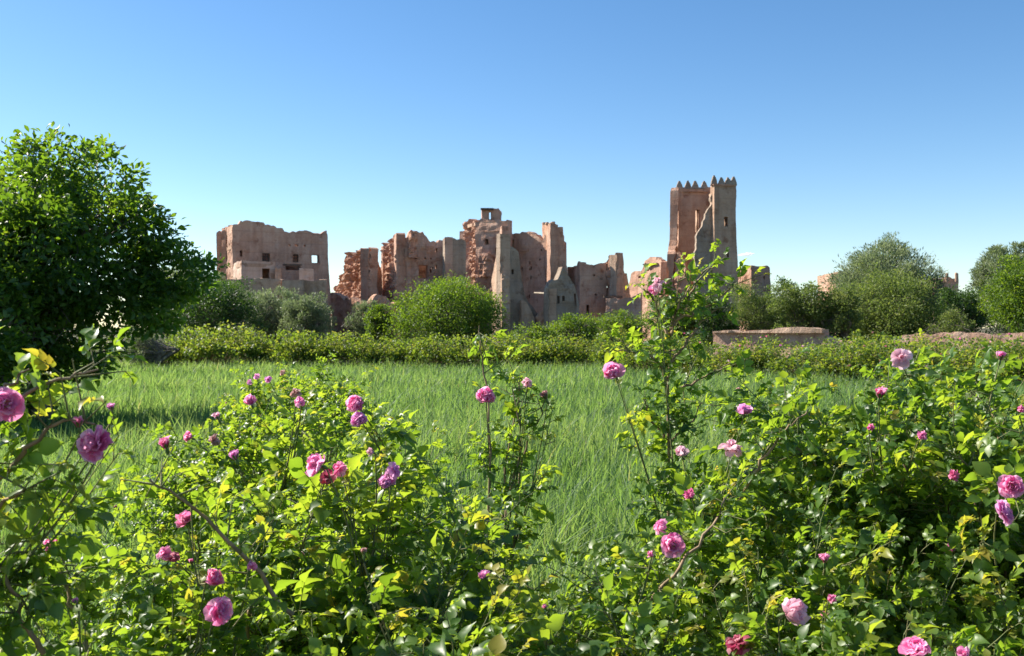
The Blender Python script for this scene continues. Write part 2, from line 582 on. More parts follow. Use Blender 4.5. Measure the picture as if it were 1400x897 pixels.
    n = nz * nu
    V = np.concatenate([front.reshape(-1, 3), bk.reshape(-1, 3)])
    idx = np.arange(n).reshape(nz, nu)
    a, b, c, e = idx[:-1, :-1], idx[:-1, 1:], idx[1:, 1:], idx[1:, :-1]
    k = keep
    fr = np.stack([a[k], b[k], c[k], e[k]], -1)
    br = np.stack([e[k] + n, c[k] + n, b[k] + n, a[k] + n], -1)
    kp = np.pad(keep, 1)
    q = [fr, br]
    inner = kp[1:-1, 1:-1]
    m = inner & ~kp[:-2, 1:-1]; q.append(np.stack([a[m], a[m] + n, b[m] + n, b[m]], -1))
    m = inner & ~kp[2:, 1:-1]; q.append(np.stack([e[m], c[m], c[m] + n, e[m] + n], -1))
    m = inner & ~kp[1:-1, :-2]; q.append(np.stack([a[m], e[m], e[m] + n, a[m] + n], -1))
    m = inner & ~kp[1:-1, 2:]; q.append(np.stack([b[m], b[m] + n, c[m] + n, c[m]], -1))
    f = np.concatenate(q)
    used = np.unique(f)
    remap = np.zeros(len(V), int); remap[used] = np.arange(len(used))
    V = V[used] - np.array(parent.location)
    o = put(name, make_mesh(name, V, [remap[f]], M[mat], smooth=False), parent)
    if label: o['label'] = label
    return o


def corners(pxc, Yc, pxl, pxr, rot):
    """corner of a building at pixel column pxc; faces run to columns pxl and pxr"""
    r = R(rot)
    C = np.array([WX(pxc, Yc), Yc])
    fd = np.array([math.cos(r), math.sin(r)]); sd = np.array([-math.sin(r), math.cos(r)])
    kr = (pxr - 700) / F
    tr = (kr * C[1] - C[0]) / (fd[0] - kr * fd[1])
    kl = (pxl - 700) / F
    den = sd[0] - kl * sd[1]
    tl = (kl * C[1] - C[0]) / den
    return C + sd * tl, C, C + fd * tr


def box_part(parent, name, c, s, mat, rotz=0, bev=.02, label=None, jit=0.0, seed=0):
    rng = np.random.default_rng(seed)
    x, y, z = np.array(s) / 2
    b = min(bev, x * .4, y * .4, z * .4)
    import bmesh
    bm = bmesh.new()
    bmesh.ops.create_cube(bm, size=1)
    for v in bm.verts:
        v.co = Vector((v.co.x * s[0], v.co.y * s[1], v.co.z * s[2]))
        if jit: v.co += Vector(rng.normal(0, jit, 3))
    bmesh.ops.bevel(bm, geom=list(bm.edges), offset=b, segments=2, affect='EDGES')
    rm = Matrix.Rotation(rotz, 4, 'Z')
    off = Vector(np.array(c) - np.array(parent.location))
    for v in bm.verts: v.co = rm @ v.co + off
    me = bpy.data.meshes.new(name)
    bm.to_mesh(me); bm.free()
    me.materials.append(M[mat])
    o = put(name, me, parent)
    if label: o['label'] = label
    return o


def floor_slab(parent, pts, z, mat='mud_brown', th=.3, name='floor_deck'):
    """earth floor deck between the walls (corner points counter clockwise)"""
    n = len(pts)
    L0 = np.array(parent.location)
    V = [np.array([p[0], p[1], z]) - L0 for p in pts] + [np.array([p[0], p[1], z - th]) - L0 for p in pts]
    me = bpy.data.meshes.new(name)
    fs = [list(range(n)), list(range(2 * n - 1, n - 1, -1))] + [[i, i + n, (i + 1) % n + n, (i + 1) % n] for i in range(n)]
    me.from_pydata([tuple(v) for v in V], [], fs)
    me.materials.append(M[mat])
    return put(name, me, parent)


def window_unit(parent, px0, py0, px1, py1, Y, rot, depth=.25):
    """weathered wooden frame with a mullion and a half shutter set in an opening"""
    x0, x1 = WX(px0, Y), WX(px1, Y); z1, z0 = WZ(py0, Y), WZ(py1, Y)
    import bmesh
    bm = bmesh.new()
    def bx(cx, cz, sx, sz, sy=.08, cy=0):
        r = bmesh.ops.create_cube(bm, size=1)
        for v in r['verts']:
            v.co = Vector((v.co.x * sx + cx, v.co.y * sy + cy, v.co.z * sz + cz))
    wd, hh = x1 - x0, z1 - z0
    for sx in (-1, 1): bx(sx * (wd / 2 - .04), 0, .09, hh)
    for sz in (-1, 1): bx(0, sz * (hh / 2 - .04), wd - .2, .09)
    bx(0, 0, .05, hh - .2, .06)
    bx(0, hh * .05, wd - .2, .05, .05)
    me = bpy.data.meshes.new('window')
    bm.to_mesh(me); bm.free()
    me.materials.append(M['wood'])
    o = put('window', me, parent)
    p = np.array([(x0 + x1) / 2 - math.sin(R(rot)) * depth, Y + math.cos(R(rot)) * depth, (z0 + z1) / 2]) - np.array(parent.location)
    o.location = p
    o.rotation_euler = (0, 0, R(rot))
    return o


def Yat(A, B, px):
    t = t_of(px, A, B)
    return A[1] + (B[1] - A[1]) * t


def lean(A, B, t):
    return A + (B - A) * t


# --- 1. left house with windows and terrace
def left_house():
    L_, C, B = corners(318, 84, 303, 448.5, 27)
    D = L_ + B - C
    h = empty('mud_house', (C[0], C[1], 0), 'flat topped mud house at the left end of the ruins, dark square windows', 'house')
    top = [(318, 307), (322, 306), (326, 309), (328, 304), (345, 303.5), (362, 304.5), (363.5, 309), (366, 307), (371, 308.5), (388, 312), (389, 316), (415, 316.5), (440, 317), (443, 315), (447, 315)]
    wf = wall(h, C, B, top, .6, holes=[(359.5, 346, 368, 357), (400, 348, 408.5, 358.5), (426, 348, 436.5, 360), (327, 342, 331.5, 350), (390, 364, 411, 369)],
              right=[(447, 315), (449, 360), (452, 400), (453, 460)], mat='mud_pink', ragged=.13, seed=1, rough=.05, putlog=6, cell=.17)
    wall(h, L_, C, [(303, 313), (310, 311), (318, 307)], .6, mat='mud_pink', ragged=.1, seed=2, gully=.1)
    wall(h, L_, D, [(290, 316), (448, 323)], .6, holes=[(423, 342, 433, 365)], mat='mud_pink', seed=3, ragged=.05)
    wall(h, B, D, [(447, 320), (405, 318)], .6, holes=[(443, 346, 415, 362)], mat='mud_pink', seed=4, ragged=.05)
    # raised parapet room on the roof
    p1, p2 = lean(C, B, .1) + (L_ - C) * .5, lean(C, B, .36) + (L_ - C) * .5
    wall(h, p1, p2, [(0, 10.35), (.04, 10.75), (.5, 10.85), (.93, 10.8), (1, 10.3)], .5, mode='t', mat='mud_brown', seed=5, z0=8.6, name='parapet')
    floor_slab(h, [C + (L_ - C) * .1, B + (D - B) * .1, B + (D - B) * .9, C + (L_ - C) * .9], 8.6)
    floor_slab(h, [C + (L_ - C) * .1, B + (D - B) * .1, B + (D - B) * .9, C + (L_ - C) * .9], 5.0)
    for q in ((400, 348, 408.5, 358.5), (359.5, 346, 368, 357), (426, 348, 436.5, 360)):
        if q[0] != 426: window_unit(h, *q, Yat(C, B, (q[0] + q[2]) / 2), 27)
    # corner buttresses at the left
    for (px, wd, tp, dy, sd) in ((299.5, 7, 317, 4.2, 11), (306.5, 6, 315, 2.4, 12)):
        Yb = C[1] + dy
        a = np.array([WX(px - wd / 2, Yb), Yb]); b = np.array([WX(px + wd / 2, Yb - .1), Yb - .1])
        wall(h, a, b, [(0, WZ(tp, Yb)), (.5, WZ(tp - 1.5, Yb)), (1, WZ(tp + 1, Yb))], 1.6, mode='t', mat='mud_red', seed=sd, name='buttress', ragged=.06)
    # projecting lower room with a door
    a = C + np.array([-.2, -2.6])
    aL, aC, aB = corners(330, 80.5, 326, 376, 27)
    wall(h, aC, aB, [(330, 356.5), (360, 357.5), (376, 358)], .4, holes=[(360, 366, 367.5, 380)], mat='mud_light', seed=14, ragged=.05, name='porch_wall')
    aD = aB + np.array([-math.sin(R(27)), math.cos(R(27))]) * 3.2
    aE = aC + np.array([-math.sin(R(27)), math.cos(R(27))]) * 3.2
    wall(h, aE, aC, [(0, WZ(356.5, 80.5)), (1, WZ(356.5, 80.5))], .4, mode='t', mat='mud_light', seed=15, ragged=.05, name='porch_wall')
    wall(h, aB, aD, [(0, WZ(358, 81.5)), (1, WZ(358, 81.5))], .4, mode='t', mat='mud_brown', seed=16, ragged=.05, name='porch_wall')
    floor_slab(h, [aC, aB, aD, aE], WZ(359.5, 80.5), name='porch_roof')
    # small block right of it
    bL, bC, bB = corners(409, 80, 407, 429, 10)
    wall(h, bC, bB, [(409, 367), (429, 368)], 1.8, mat='mud_light', seed=17, ragged=.05, name='porch_wall')
    bL, bC, bB = corners(376, 81, 375, 384, 10)
    wall(h, bC, bB, [(376, 366.5), (384, 367)], 1.6, mat='mud_brown', seed=18, ragged=.05, name='porch_wall')
    # roof beams sticking out in the dark slot
    box_part(h, 'ledge', (WX(400.5, 84.6), 84.35, WZ(362.5, 84.6)), (1.5, .6, .12), 'wood', R(27))
    # terrace wall in front
    t = empty('terrace_wall', (WX(318, 76), 76, 0), 'brown mud terrace wall in front of the left house, just above the silvery shrubs', 'wall')
    wall(t, (WX(300, 77), 77), (WX(384, 76), 76), [(300, 382), (340, 380.5), (384, 382)], .6, mat='mud_brown', seed=19, ragged=.06)
    wall(t, (WX(385.5, 75.4), 75.4), (WX(414.5, 75.4), 75.4), [(385, 382.5), (415, 382)], 1.4, mat='mud_brown', seed=20, ragged=.05)
    wall(t, (WX(416, 75.9), 75.9), (WX(445, 76), 76), [(415, 383), (445, 383)], .6, mat='mud_brown', seed=21, ragged=.05)
    wall(t, (WX(446, 76), 76), (WX(449, 82), 82), [(0, WZ(383, 76)), (1, 5.2)], .6, mode='t', mat='mud_brown', seed=22)


left_house()


# --- 2. eroded ruin
def eroded_ruin():
    A = np.array([WX(455, 99), 99]); C = np.array([WX(503.5, 90), 90]); B = np.array([WX(522, 92.5), 92.5])
    h = empty('eroded_ruin', (C[0], C[1], 0), 'crumbled red earth ruin with deep rain gullies, between the left house and the taller ruins', 'ruin')
    wall(h, A, C, [(454, 396), (458, 390), (461, 381), (467, 377), (470, 360), (473, 348), (476, 344.6), (480, 347), (484, 344), (487, 346), (491, 343), (497, 342), (503.5, 339)], .9,
         mat='mud_red', gully=.55, rough=.14, ragged=.22, seed=31, cell=.12)
    wall(h, C, B, [(503.5, 340), (506, 341), (506.5, 356), (513, 357), (518, 357.5), (522, 372)], .8, mat='mud_red', seed=32, rough=.07, ragged=.1)
    D = A + (B - C)
    wall(h, B, D, [(0, 5), (.5, 7.2), (1, 3.5)], .8, mode='t', mat='mud_red', seed=33)
    wall(h, D, A, [(0, 3.5), (1, 4.5)], .8, mode='t', mat='mud_red', seed=34)
    t = empty('rubble_wall', (WX(480, 82), 82, 0), 'low broken red wall below the crumbled gullied ruin', 'wall')
    wall(t, (WX(452, 84), 84), (WX(500, 81), 81), [(452, 398), (458, 403), (470, 409), (482, 411), (494, 414), (500, 420)], .7, mat='mud_red', seed=35, rough=.12, ragged=.2, gully=.15)
    wall(t, (WX(500.5, 81), 81), (WX(546, 83), 83), [(500.5, 420), (512, 408), (524, 400), (533, 408), (546, 412)], .7, mat='mud_red', seed=36, rough=.15, ragged=.3, gully=.2)


eroded_ruin()


# --- 3. broad ruin block
def broad_ruin():
    A = np.array([WX(521, 96.5), 96.5]); C = np.array([WX(541.5, 89), 89]); B = np.array([WX(608.5, 90.5), 90.5])
    h = empty('broad_ruin', (C[0], C[1], 0), 'wide roofless pink ruin behind the round green tree, top broken to a hump', 'ruin')
    wall(h, A, C, [(521, 347), (523, 334), (526, 333), (529, 335), (533, 328), (537, 323), (541.5, 320.5)], .8, mat='mud_red', gully=.5, rough=.14, ragged=.2, seed=41, cell=.12,
         holes=[(526, 346, 528.5, 352), (532, 360, 535, 367)])
    wall(h, C, B, [(541.5, 320.5), (546, 322.5), (558, 324), (560, 316), (566, 314.5), (571, 313), (578, 316), (583, 320), (586, 327), (588, 330.5), (597, 330), (600, 328.5), (608, 329)], .8, mat='mud_pink',
         gully=.1, rough=.10, ragged=.2, seed=42, putlog=12, cell=.17,
         holes=[(547.5, 345, 551, 350), (595.5, 340, 598.5, 344), (588, 368, 591, 373), (596, 364, 599, 368), (601, 361, 605, 367), (572, 363, 586, 381)])
    D = A + (B - C)
    wall(h, B, D, [(0, 8.2), (1, 7)], .7, mode='t', mat='mud_pink', seed=43)
    wall(h, D, A, [(0, 4.5), (.4, 5.2), (1, 9.5)], .7, mode='t', mat='mud_pink', seed=44)
    # collapsed inner cross wall and dark recess
    wall(h, (WX(566, 92.5), 92.5), (WX(592, 92.8), 92.8), [(0, 8.3), (.5, 8.5), (1, 8.0)], .6, mode='t', mat='mud_brown', seed=45, name='cross_wall')
    # gullied pilaster bulging from the middle
    a = np.array([WX(559, 88.6), 88.6]); b = np.array([WX(571, 88.7), 88.7])
    wall(h, a, b, [(559, 318), (563, 315), (568, 317), (571, 322)], .5, mat='mud_red', gully=.4, rough=.2, ragged=.2, seed=46, cell=.16, z0=WZ(352, 88.6), name='pilaster')


broad_ruin()


# --- 4. grey wall + central tower house
def grey_wall():
    A = np.array([WX(608.5, 87.2), 87.2]); B = np.array([WX(637, 87.8), 87.8])
    h = empty('grey_wall', (A[0], A[1], 0), 'smooth grey brown standing wall with a bright left edge, left of the central tower house', 'wall')
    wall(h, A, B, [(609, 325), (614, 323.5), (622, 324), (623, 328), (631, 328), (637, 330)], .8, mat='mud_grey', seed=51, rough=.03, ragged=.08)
    wall(h, A + np.array([-.42, 3.2]), A + np.array([-.02, -.0]), [(0, 9.0), (1, WZ(325, 87.2))], .7, mode='t', mat='mud_pink', seed=52, rough=.03, ragged=.05)


grey_wall()


def central_tower():
    A = np.array([WX(633, 96), 96]); C = np.array([WX(650, 92.6), 92.6]); B = np.array([WX(695.5, 91.2), 91.2])
    h = empty('tower_house', (C[0], C[1], 0), 'tallest pink tower house in the middle of the ruins, small square turret on top', 'ruin')
    wall(h, A, C, [(633, 327), (635, 303), (640, 301.5), (643, 303), (646, 301), (650, 302)], .8, mat='mud_red', gully=.55, rough=.16, ragged=.15, seed=61, cell=.12,
         left=[(635, 300), (633, 327), (634, 350), (640, 358), (645, 375), (646, 455)])
    wall(h, C, B, [(650, 301.5), (658, 300), (666, 300), (680, 301), (686, 301), (688, 304), (691, 302), (693, 297.5), (695.5, 299)], .8, mat='mud_pink', rough=.08, ragged=.15, seed=62, putlog=10, cell=.17,
         holes=[(664, 327, 667.5, 335), (667, 362, 669, 368)])
    D = A + (B - C)
    wall(h, B, D, [(0, 11), (1, 10.2)], .7, mode='t', mat='mud_pink', seed=63, ragged=.1)
    wall(h, D, A, [(0, 10.4), (1, 10.8)], .7, mode='t', mat='mud_pink', seed=64)
    floor_slab(h, [C, B, D, A], WZ(303, 92), name='roof_deck')
    # crumbled scar on the face
    wall(h, np.array([WX(654, 92.2), 92.2]), np.array([WX(677, 91.5), 91.5]), [(654, 352), (660, 346), (668, 343), (674, 348), (677, 356)], .4, mat='mud_red', gully=.22, rough=.08, ragged=.3, seed=65, cell=.12,
         z0=WZ(378, 91.3), name='eroded_scar')
    # turret
    tC = np.array([WX(659, 92.5), 92.5]); tB = np.array([WX(685, 92.8), 92.8])
    wall(h, tC, tB, [(659, 286), (665, 286.5), (674, 286.5), (675, 284.5), (683, 284.5), (685, 290)], .5, mat='mud_pink', seed=66, rough=.05, ragged=.06, z0=WZ(303, 92.6),
         holes=[(667.5, 289, 673.5, 301)], name='turret')
    wall(h, tC + np.array([-.1, 2.2]), tC, [(0, WZ(287, 93)), (1, WZ(286, 92.5))], .5, mode='t', mat='mud_pink', seed=67, z0=WZ(303, 92.6), name='turret')
    wall(h, tB, tB + np.array([0, 2.2]), [(0, WZ(288, 93)), (1, WZ(287, 92.5))], .5, mode='t', mat='mud_pink', seed=68, z0=WZ(303, 92.6), name='turret')
    box_part(h, 'lintel', (WX(666, 92.4), 92.35, WZ(286.2, 92.5)), (1.2, .5, .16), 'wood')
    # mid string course
    wall(h, C + np.array([.1, -.12]), B + np.array([-.05, -.12]), [(0, WZ(314, 92)), (1, WZ(312.5, 92.5))], .14, mode='t', mat='mud_red', seed=69, z0=WZ(316.5, 92), ragged=.05, name='string_course')


central_tower()


# --- 5. spire fragment in front
def spire_ruin():
    C = np.array([WX(684, 80), 80]); B = np.array([WX(740, 81.5), 81.5]); A = np.array([WX(672.5, 84.5), 84.5])
    h = empty('spire_ruin', (C[0], C[1], 0), 'grey pointed wall fragment with a bright left face, standing in front of the central ruins', 'ruin')
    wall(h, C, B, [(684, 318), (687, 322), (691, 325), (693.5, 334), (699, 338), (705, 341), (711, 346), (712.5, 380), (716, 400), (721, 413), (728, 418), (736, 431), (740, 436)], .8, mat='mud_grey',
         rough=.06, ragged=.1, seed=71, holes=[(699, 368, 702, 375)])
    # lit flank, rising to the tip
    wall(h, A, C, [(672.5, 380), (675, 368), (678, 350), (681, 333), (684, 319)], .8, mat='mud_brown', rough=.05, ragged=.06, seed=72)
    wall(h, (WX(686, 79.3), 79.3), (WX(697, 79.4), 79.4), [(686, 378), (690, 376), (697, 381)], .6, mat='mud_brown', rough=.12, ragged=.15, seed=73, gully=.15, name='buttress')
    wall(h, (WX(713, 79.9), 79.9), (WX(731, 80.2), 80.2), [(713, 412), (720, 416), (731, 434)], .6, mat='mud_brown', rough=.1, ragged=.2, seed=74, name='buttress')


spire_ruin()


# --- 6. high wall with corner tower
def high_wall():
    A = np.array([WX(695, 93.6), 93.6]); B = np.array([WX(751.5, 90.6), 90.6])
    h = empty('curtain_wall', (A[0], A[1], 0), 'high pink wall with a narrow sky lit slot and a square corner tower at its right end', 'ruin')
    wall(h, A, B, [(695, 323), (699, 321), (704, 322), (710, 319.5), (716, 318.5), (722, 320), (733, 321.5), (738, 326), (740, 330), (744, 327), (748, 318), (751.5, 312)], .8, mat='mud_pink', rough=.06, ragged=.2, seed=81, putlog=10, cell=.17,
         holes=[(698, 327, 702, 340), (722, 358, 725, 363), (722, 366, 724.5, 370), (734, 398, 736, 401), (747, 325, 750.5, 333)])
    # corner tower
    tC = np.array([WX(752.5, 88.5), 88.5]); tB = np.array([WX(770, 89), 89]); 
    wall(h, tC, tB, [(752.5, 307.5), (757, 308), (758, 310.5), (765, 309.5), (770, 310)], .7, mat='mud_pink', rough=.06, ragged=.07, seed=82,
         right=[(769.5, 308), (772.5, 355), (776, 366), (777, 455)])
    wall(h, np.array([WX(742, 91.8), 91.8]), tC, [(0, WZ(306.5, 91.5)), (.6, WZ(306.5, 90)), (1, WZ(307, 88.5))], .7, mode='t', mat='mud_red', rough=.06, ragged=.08, seed=83, holes=[(.12, 8.0, .42, 10.0)])
    dT = tB + np.array([.3, 3.2])
    wall(h, tB, dT, [(0, 10), (1, 9.5)], .7, mode='t', mat='mud_pink', seed=84)
    wall(h, dT, np.array([WX(742, 91.8), 91.8]), [(0, 9.5), (1, 11)], .7, mode='t', mat='mud_pink', seed=85)
    for (px, py) in ((744, 306), (748, 305.5), (753, 306), (756, 305)):
        Yq = 91.6 - (px - 742) / 10.5 * 3.1 if px < 753 else 88.8
        box_part(h, 'coping_stone', (WX(px, Yq), Yq + .3, WZ(py, Yq)), (.3, .4, .25), 'mud_brown', .3, .05, jit=.03, seed=px)
    # fallen pale beam
    b = Buf()
    p0, p1 = W(731, 400.5, 87), W(748, 401.5, 85.3)
    tubes(b, np.stack([p0, (p0 + p1) / 2, p1])[None] - np.array(h.location), np.full((1, 3), .09), 6)
    o = put('beam', b.mesh('beam', M['beam']), h)
    o['label'] = 'pale fallen timber pole'
    # niche relief
    wall(h, (WX(712, 92.45), 92.45), (WX(722, 91.95), 91.95), [(0, WZ(338, 90)), (1, WZ(338, 90))], .1, mode='t', mat='mud_red', seed=86, z0=WZ(341, 90), ragged=.02, name='string_course')


high_wall()


# --- 7. gabled fragment
def gable_ruin():
    A = np.array([WX(749, 79), 79]); B = np.array([WX(791.5, 80), 80])
    h = empty('gable_ruin', (A[0], A[1], 0), 'small dark grey gable shaped ruin with a pinnacle and one pierced sky lit opening', 'ruin')
    wall(h, A, B, [(749, 398), (751, 391), (755.5, 384), (760, 383), (764, 380), (766, 372), (768, 363), (770, 362), (773, 367), (775, 372), (779, 379), (783, 384), (787, 392), (789.5, 398), (791.5, 412)], .8, mat='mud_grey',
         rough=.1, ragged=.14, seed=91, holes=[(761, 406, 765, 415.5), (768, 404, 773, 410), (784, 402, 787, 418)])
    wall(h, A + np.array([-.3, 2.4]), A, [(0, 3.2), (1, WZ(396, 79))], .7, mode='t', mat='mud_brown', seed=92, gully=.2, ragged=.2)
    wall(h, B, B + np.array([.2, 2.6]), [(0, WZ(410, 80)), (1, 2.5)], .7, mode='t', mat='mud_grey', seed=93, ragged=.2)
    wall(h, (WX(732, 80.4), 80.4), (WX(750, 80), 80), [(732, 432), (736, 426), (742, 423), (747, 424), (750, 420)], .8, mat='mud_red', rough=.18, ragged=.25, seed=94, gully=.2, name='rubble')


gable_ruin()


# --- 8. plain square house, then eroded tower
def square_house():
    L_, C, B = corners(792.5, 88, 775.5, 829, 12)
    D = L_ + B - C
    h = empty('square_house', (C[0], C[1], 0), 'plain square pink mud house with one small dark doorway low on its front', 'house')
    wall(h, C, B, [(792.5, 358), (797, 359.5), (806, 362), (815, 362), (822, 361), (829, 359.5)], .6, mat='mud_pink', seed=101, rough=.05, ragged=.1, putlog=6, cell=.17, holes=[(798, 418, 804.5, 429)])
    wall(h, L_, C, [(775.5, 365.5), (784, 364), (788, 363), (790, 358), (792.5, 358)], .6, mat='mud_pink', seed=102, rough=.04, ragged=.06)
    wall(h, B, D, [(0, 6.8), (1, 6.5)], .6, mode='t', mat='mud_pink', seed=103)
    wall(h, D, L_, [(0, 6.5), (1, 6.5)], .6, mode='t', mat='mud_pink', seed=104)
    floor_slab(h, [C, B, D, L_], 6.2, name='roof_deck')
    g = empty('eroded_tower', (WX(838, 87), 87, 0), 'thin eroded earth tower with a column of dark holes, right of the plain square house', 'ruin')
    wall(g, (WX(825, 89), 89), (WX(842.6, 87), 87), [(825, 361), (829.5, 358), (832, 350), (835, 348.5), (838, 347.5), (842, 347)], .7, mat='mud_red', gully=.35, rough=.12, ragged=.15, seed=111, cell=.12)
    wall(g, (WX(842.3, 87), 87), (WX(862, 88.5), 88.5), [(842.3, 347), (844, 355), (846, 360), (848, 354), (851, 354), (852.5, 372), (855, 377), (857, 373), (859, 374), (860.5, 400), (862, 404)], .7, mat='mud_brown', rough=.12, ragged=.12, seed=112, cell=.1,
         holes=[(843.4, 362, 846.4, 368.5), (843.4, 379, 846.6, 387), (843.4, 391, 847, 399)])
    wall(g, (WX(862, 88.5), 88.5), (WX(860, 91), 91), [(0, 4), (1, 4)], .7, mode='t', mat='mud_brown', seed=113)
    box_part(g, 'ledge', (WX(838, 86.4), 86.5, WZ(406, 86.5)), (1.6, .8, .18), 'wood')
    wall(g, (WX(828, 86), 86), (WX(876, 85), 85), [(828, 408), (836, 408), (848, 409), (862, 405), (868, 402), (876, 400)], .6, mat='mud_pink', rough=.08, ragged=.15, seed=114, name='lower_wall')


square_house()


# --- 9. house at the foot of the tall tower
def low_house():
    L_, C, B = corners(912, 96, 862, 924, 62)
    C = np.array([WX(912, 92), 92]); L_ = np.array([WX(856, 97.6), 97.6]); B = np.array([WX(924, 95), 95])
    h = empty('roofless_house', (C[0], C[1], 0), 'low stepped roofless house between the eroded tower and the tall battlemented tower', 'house')
    wall(h, L_, C, [(856, 396), (860, 388), (863, 374), (870, 371), (876, 370), (879, 365), (881, 356), (884, 354), (890, 353), (893, 351), (898, 352), (903, 355), (906, 358), (912, 358)], .6, mat='mud_pink', rough=.06, ragged=.1, seed=121,
         holes=[(884, 366, 887, 372), (873, 376, 875.5, 380), (881, 360, 882.5, 364)])
    wall(h, C, B, [(912, 357), (924, 358)], .6, mat='mud_red', rough=.06, ragged=.1, seed=122)
    D = L_ + B - C
    wall(h, B, D, [(0, 6), (1, 6)], .6, mode='t', mat='mud_pink', seed=123)
    wall(h, D, L_, [(0, 6), (1, 5)], .6, mode='t', mat='mud_pink', seed=124)
    box_part(h, 'ledge', W(890, 361, 93.9), (1.9, .4, .12), 'wood', -.95)


low_house()


# --- 10. tall tower
def tall_tower():
    Yf = 84.0; Yb = 89.0
    h = empty('battlemented_tower', (WX(985, Yf), Yf, 0), 'tall slim tower with pointed battlements, its broken front half grey', 'tower')
    # back wall with slit
    A = np.array([WX(927.5, Yb), Yb]); B = np.array([WX(1003, Yb + .4), Yb + .4])
    wall(h, A, B, [(927.5, 256), (950, 256.5), (1003, 254)], .7, mat='mud_pink', seed=131, rough=.04, ragged=.04, holes=[(950, 288, 957, 316)],
         left=[(927.5, 250), (927.5, 330), (926, 345), (925, 460)])
    q0, q1 = WX(945, Yb + 3.2), WX(962, Yb + 3.2)  # added box behind the slit: its walls and lid keep the opening dark
    wall(h, (q0, Yb + 3.2), (q1, Yb + 3.2), [(945, 264), (962, 264)], .4, mat='mud_brown', seed=139, name='slit_shade_wall')
    for q in (q0, q1):
        wall(h, (q, Yb + 3.1), (q + .02, Yb + .75), [(0, 13.5), (1, 13.5)], .3, mode='t', mat='mud_brown', seed=140, name='slit_shade_wall', ragged=.02)
    floor_slab(h, [(q0, Yb + .75), (q1 + .3, Yb + .75), (q1 + .3, Yb + 3.2), (q0, Yb + 3.2)], 13.6, name='roof_deck')  # lid of the added box, shuts sunlight out behind the slit
    # left broken side wall, stub
    A2 = np.array([WX(922, 87), 87])
    wall(h, A2, A + np.array([-.02, 0]), [(0, WZ(347, 86)), (.35, WZ(341, 87)), (.55, WZ(334, 88)), (.68, WZ(318, 88)), (.78, WZ(285, 88)), (.9, WZ(260, 88.5)), (1, WZ(257, 89))], .6, mode='t', mat='mud_red', seed=132, rough=.12, ragged=.15)
    wall(h, A2 + np.array([.02, -.02]), np.array([WX(943, 86.2), 86.2]), [(922, 346), (926, 342), (930, 352), (938, 366), (943, 384)], .7, mat='mud_red', seed=133, rough=.14, ragged=.2, gully=.2)
    # front wall with jagged broken edge (set back part)
    C = np.array([WX(948, Yf + .5), Yf + .5]); D = np.array([WX(979, Yf + .5), Yf + .5])
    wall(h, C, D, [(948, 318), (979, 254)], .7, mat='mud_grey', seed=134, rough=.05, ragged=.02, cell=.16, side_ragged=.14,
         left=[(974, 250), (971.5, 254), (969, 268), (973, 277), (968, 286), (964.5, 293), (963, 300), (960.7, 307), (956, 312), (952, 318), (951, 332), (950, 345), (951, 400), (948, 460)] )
    # corner pier, proud
    E = np.array([WX(976.5, Yf), Yf]); G = np.array([WX(1005, Yf + .3), Yf + .3])
    wall(h, E, G, [(976.5, 251.5), (1005, 251.5)], .9, mat='mud_brown', seed=135, rough=.03, ragged=.02, holes=[(990, 295, 996.5, 310), (992.5, 342, 997.5, 352)],
         right=[(1004, 250), (1006, 300), (1009, 370), (1011, 460)])
    window_unit(h, 990, 295, 996.5, 310, Yf + .2, 0, .35)
    # right side wall
    wall(h, G + np.array([-.1, .3]), B + np.array([.2, 0]), [(0, WZ(253, Yf)), (1, WZ(253, Yb))], .7, mode='t', mat='mud_brown', seed=136, ragged=.04)
    # cornice bands
    wall(h, A + np.array([.05, -.15]), np.array([WX(971, Yb - .1), Yb - .15]), [(0, WZ(258.5, Yb)), (1, WZ(259.5, Yb))], .16, mode='t', mat='mud_red', seed=137, z0=WZ(262.5, Yb), ragged=.02, name='cornice')
    wall(h, E + np.array([-.1, -.14]), G + np.array([.12, -.14]), [(0, WZ(251.5, Yf)), (1, WZ(251.5, Yf))], .16, mode='t', mat='mud_red', seed=138, z0=WZ(254, Yf), ragged=.02, name='cornice')
    # merlons: stepped points
    rng = np.random.default_rng(5)
    def merlon(px, Y, py, ht, wd, mat):
        bm_ = Buf()
        base = np.array([WX(px, Y), Y + .3, WZ(py, Y)]) - np.array(h.location)
        for (s, z0_, z1_) in ((1, -.05, .34), (.8, .32, .58), (.55, .56, .82), (.3, .8, 1.0)):
            a = wd / 2 * s; b = .24 * (.5 + .5 * s); c2 = a * .8
            cv = np.array([[-a, -b, z0_ * ht], [a, -b, z0_ * ht], [a, b, z0_ * ht], [-a, b, z0_ * ht], [-c2, -b * .9, z1_ * ht], [c2, -b * .9, z1_ * ht], [c2, b * .9, z1_ * ht], [-c2, b * .9, z1_ * ht]]) + base + rng.normal(0, .012, (8, 3))
            bm_.add(cv, [np.array([[3, 2, 1, 0], [4, 5, 6, 7], [0, 1, 5, 4], [1, 2, 6, 5], [2, 3, 7, 6], [3, 0, 4, 7]])])
        return put('merlon', bm_.mesh('merlon', M[mat], False), h)
    for px in (929.5, 941, 951, 963.5): merlon(px, Yb, 257, .66, .62, 'mud_grey')
    for px in (977, 987, 996, 1003.5): merlon(px, Yf + .05, 252, .62 if px > 980 else .78, .56, 'mud_grey')
    for dy in (1.4, 2.9, 4.2): merlon(1003.5 + dy * .1, Yf + dy, 252, .7, .5, 'mud_grey')
    floor_slab(h, [E + np.array([.3, .5]), G + np.array([-.3, .5]), B + np.array([-.2, -.3]), np.array([WX(968, Yb), Yb - .3])], WZ(256, Yf), name='roof_deck')


tall_tower()


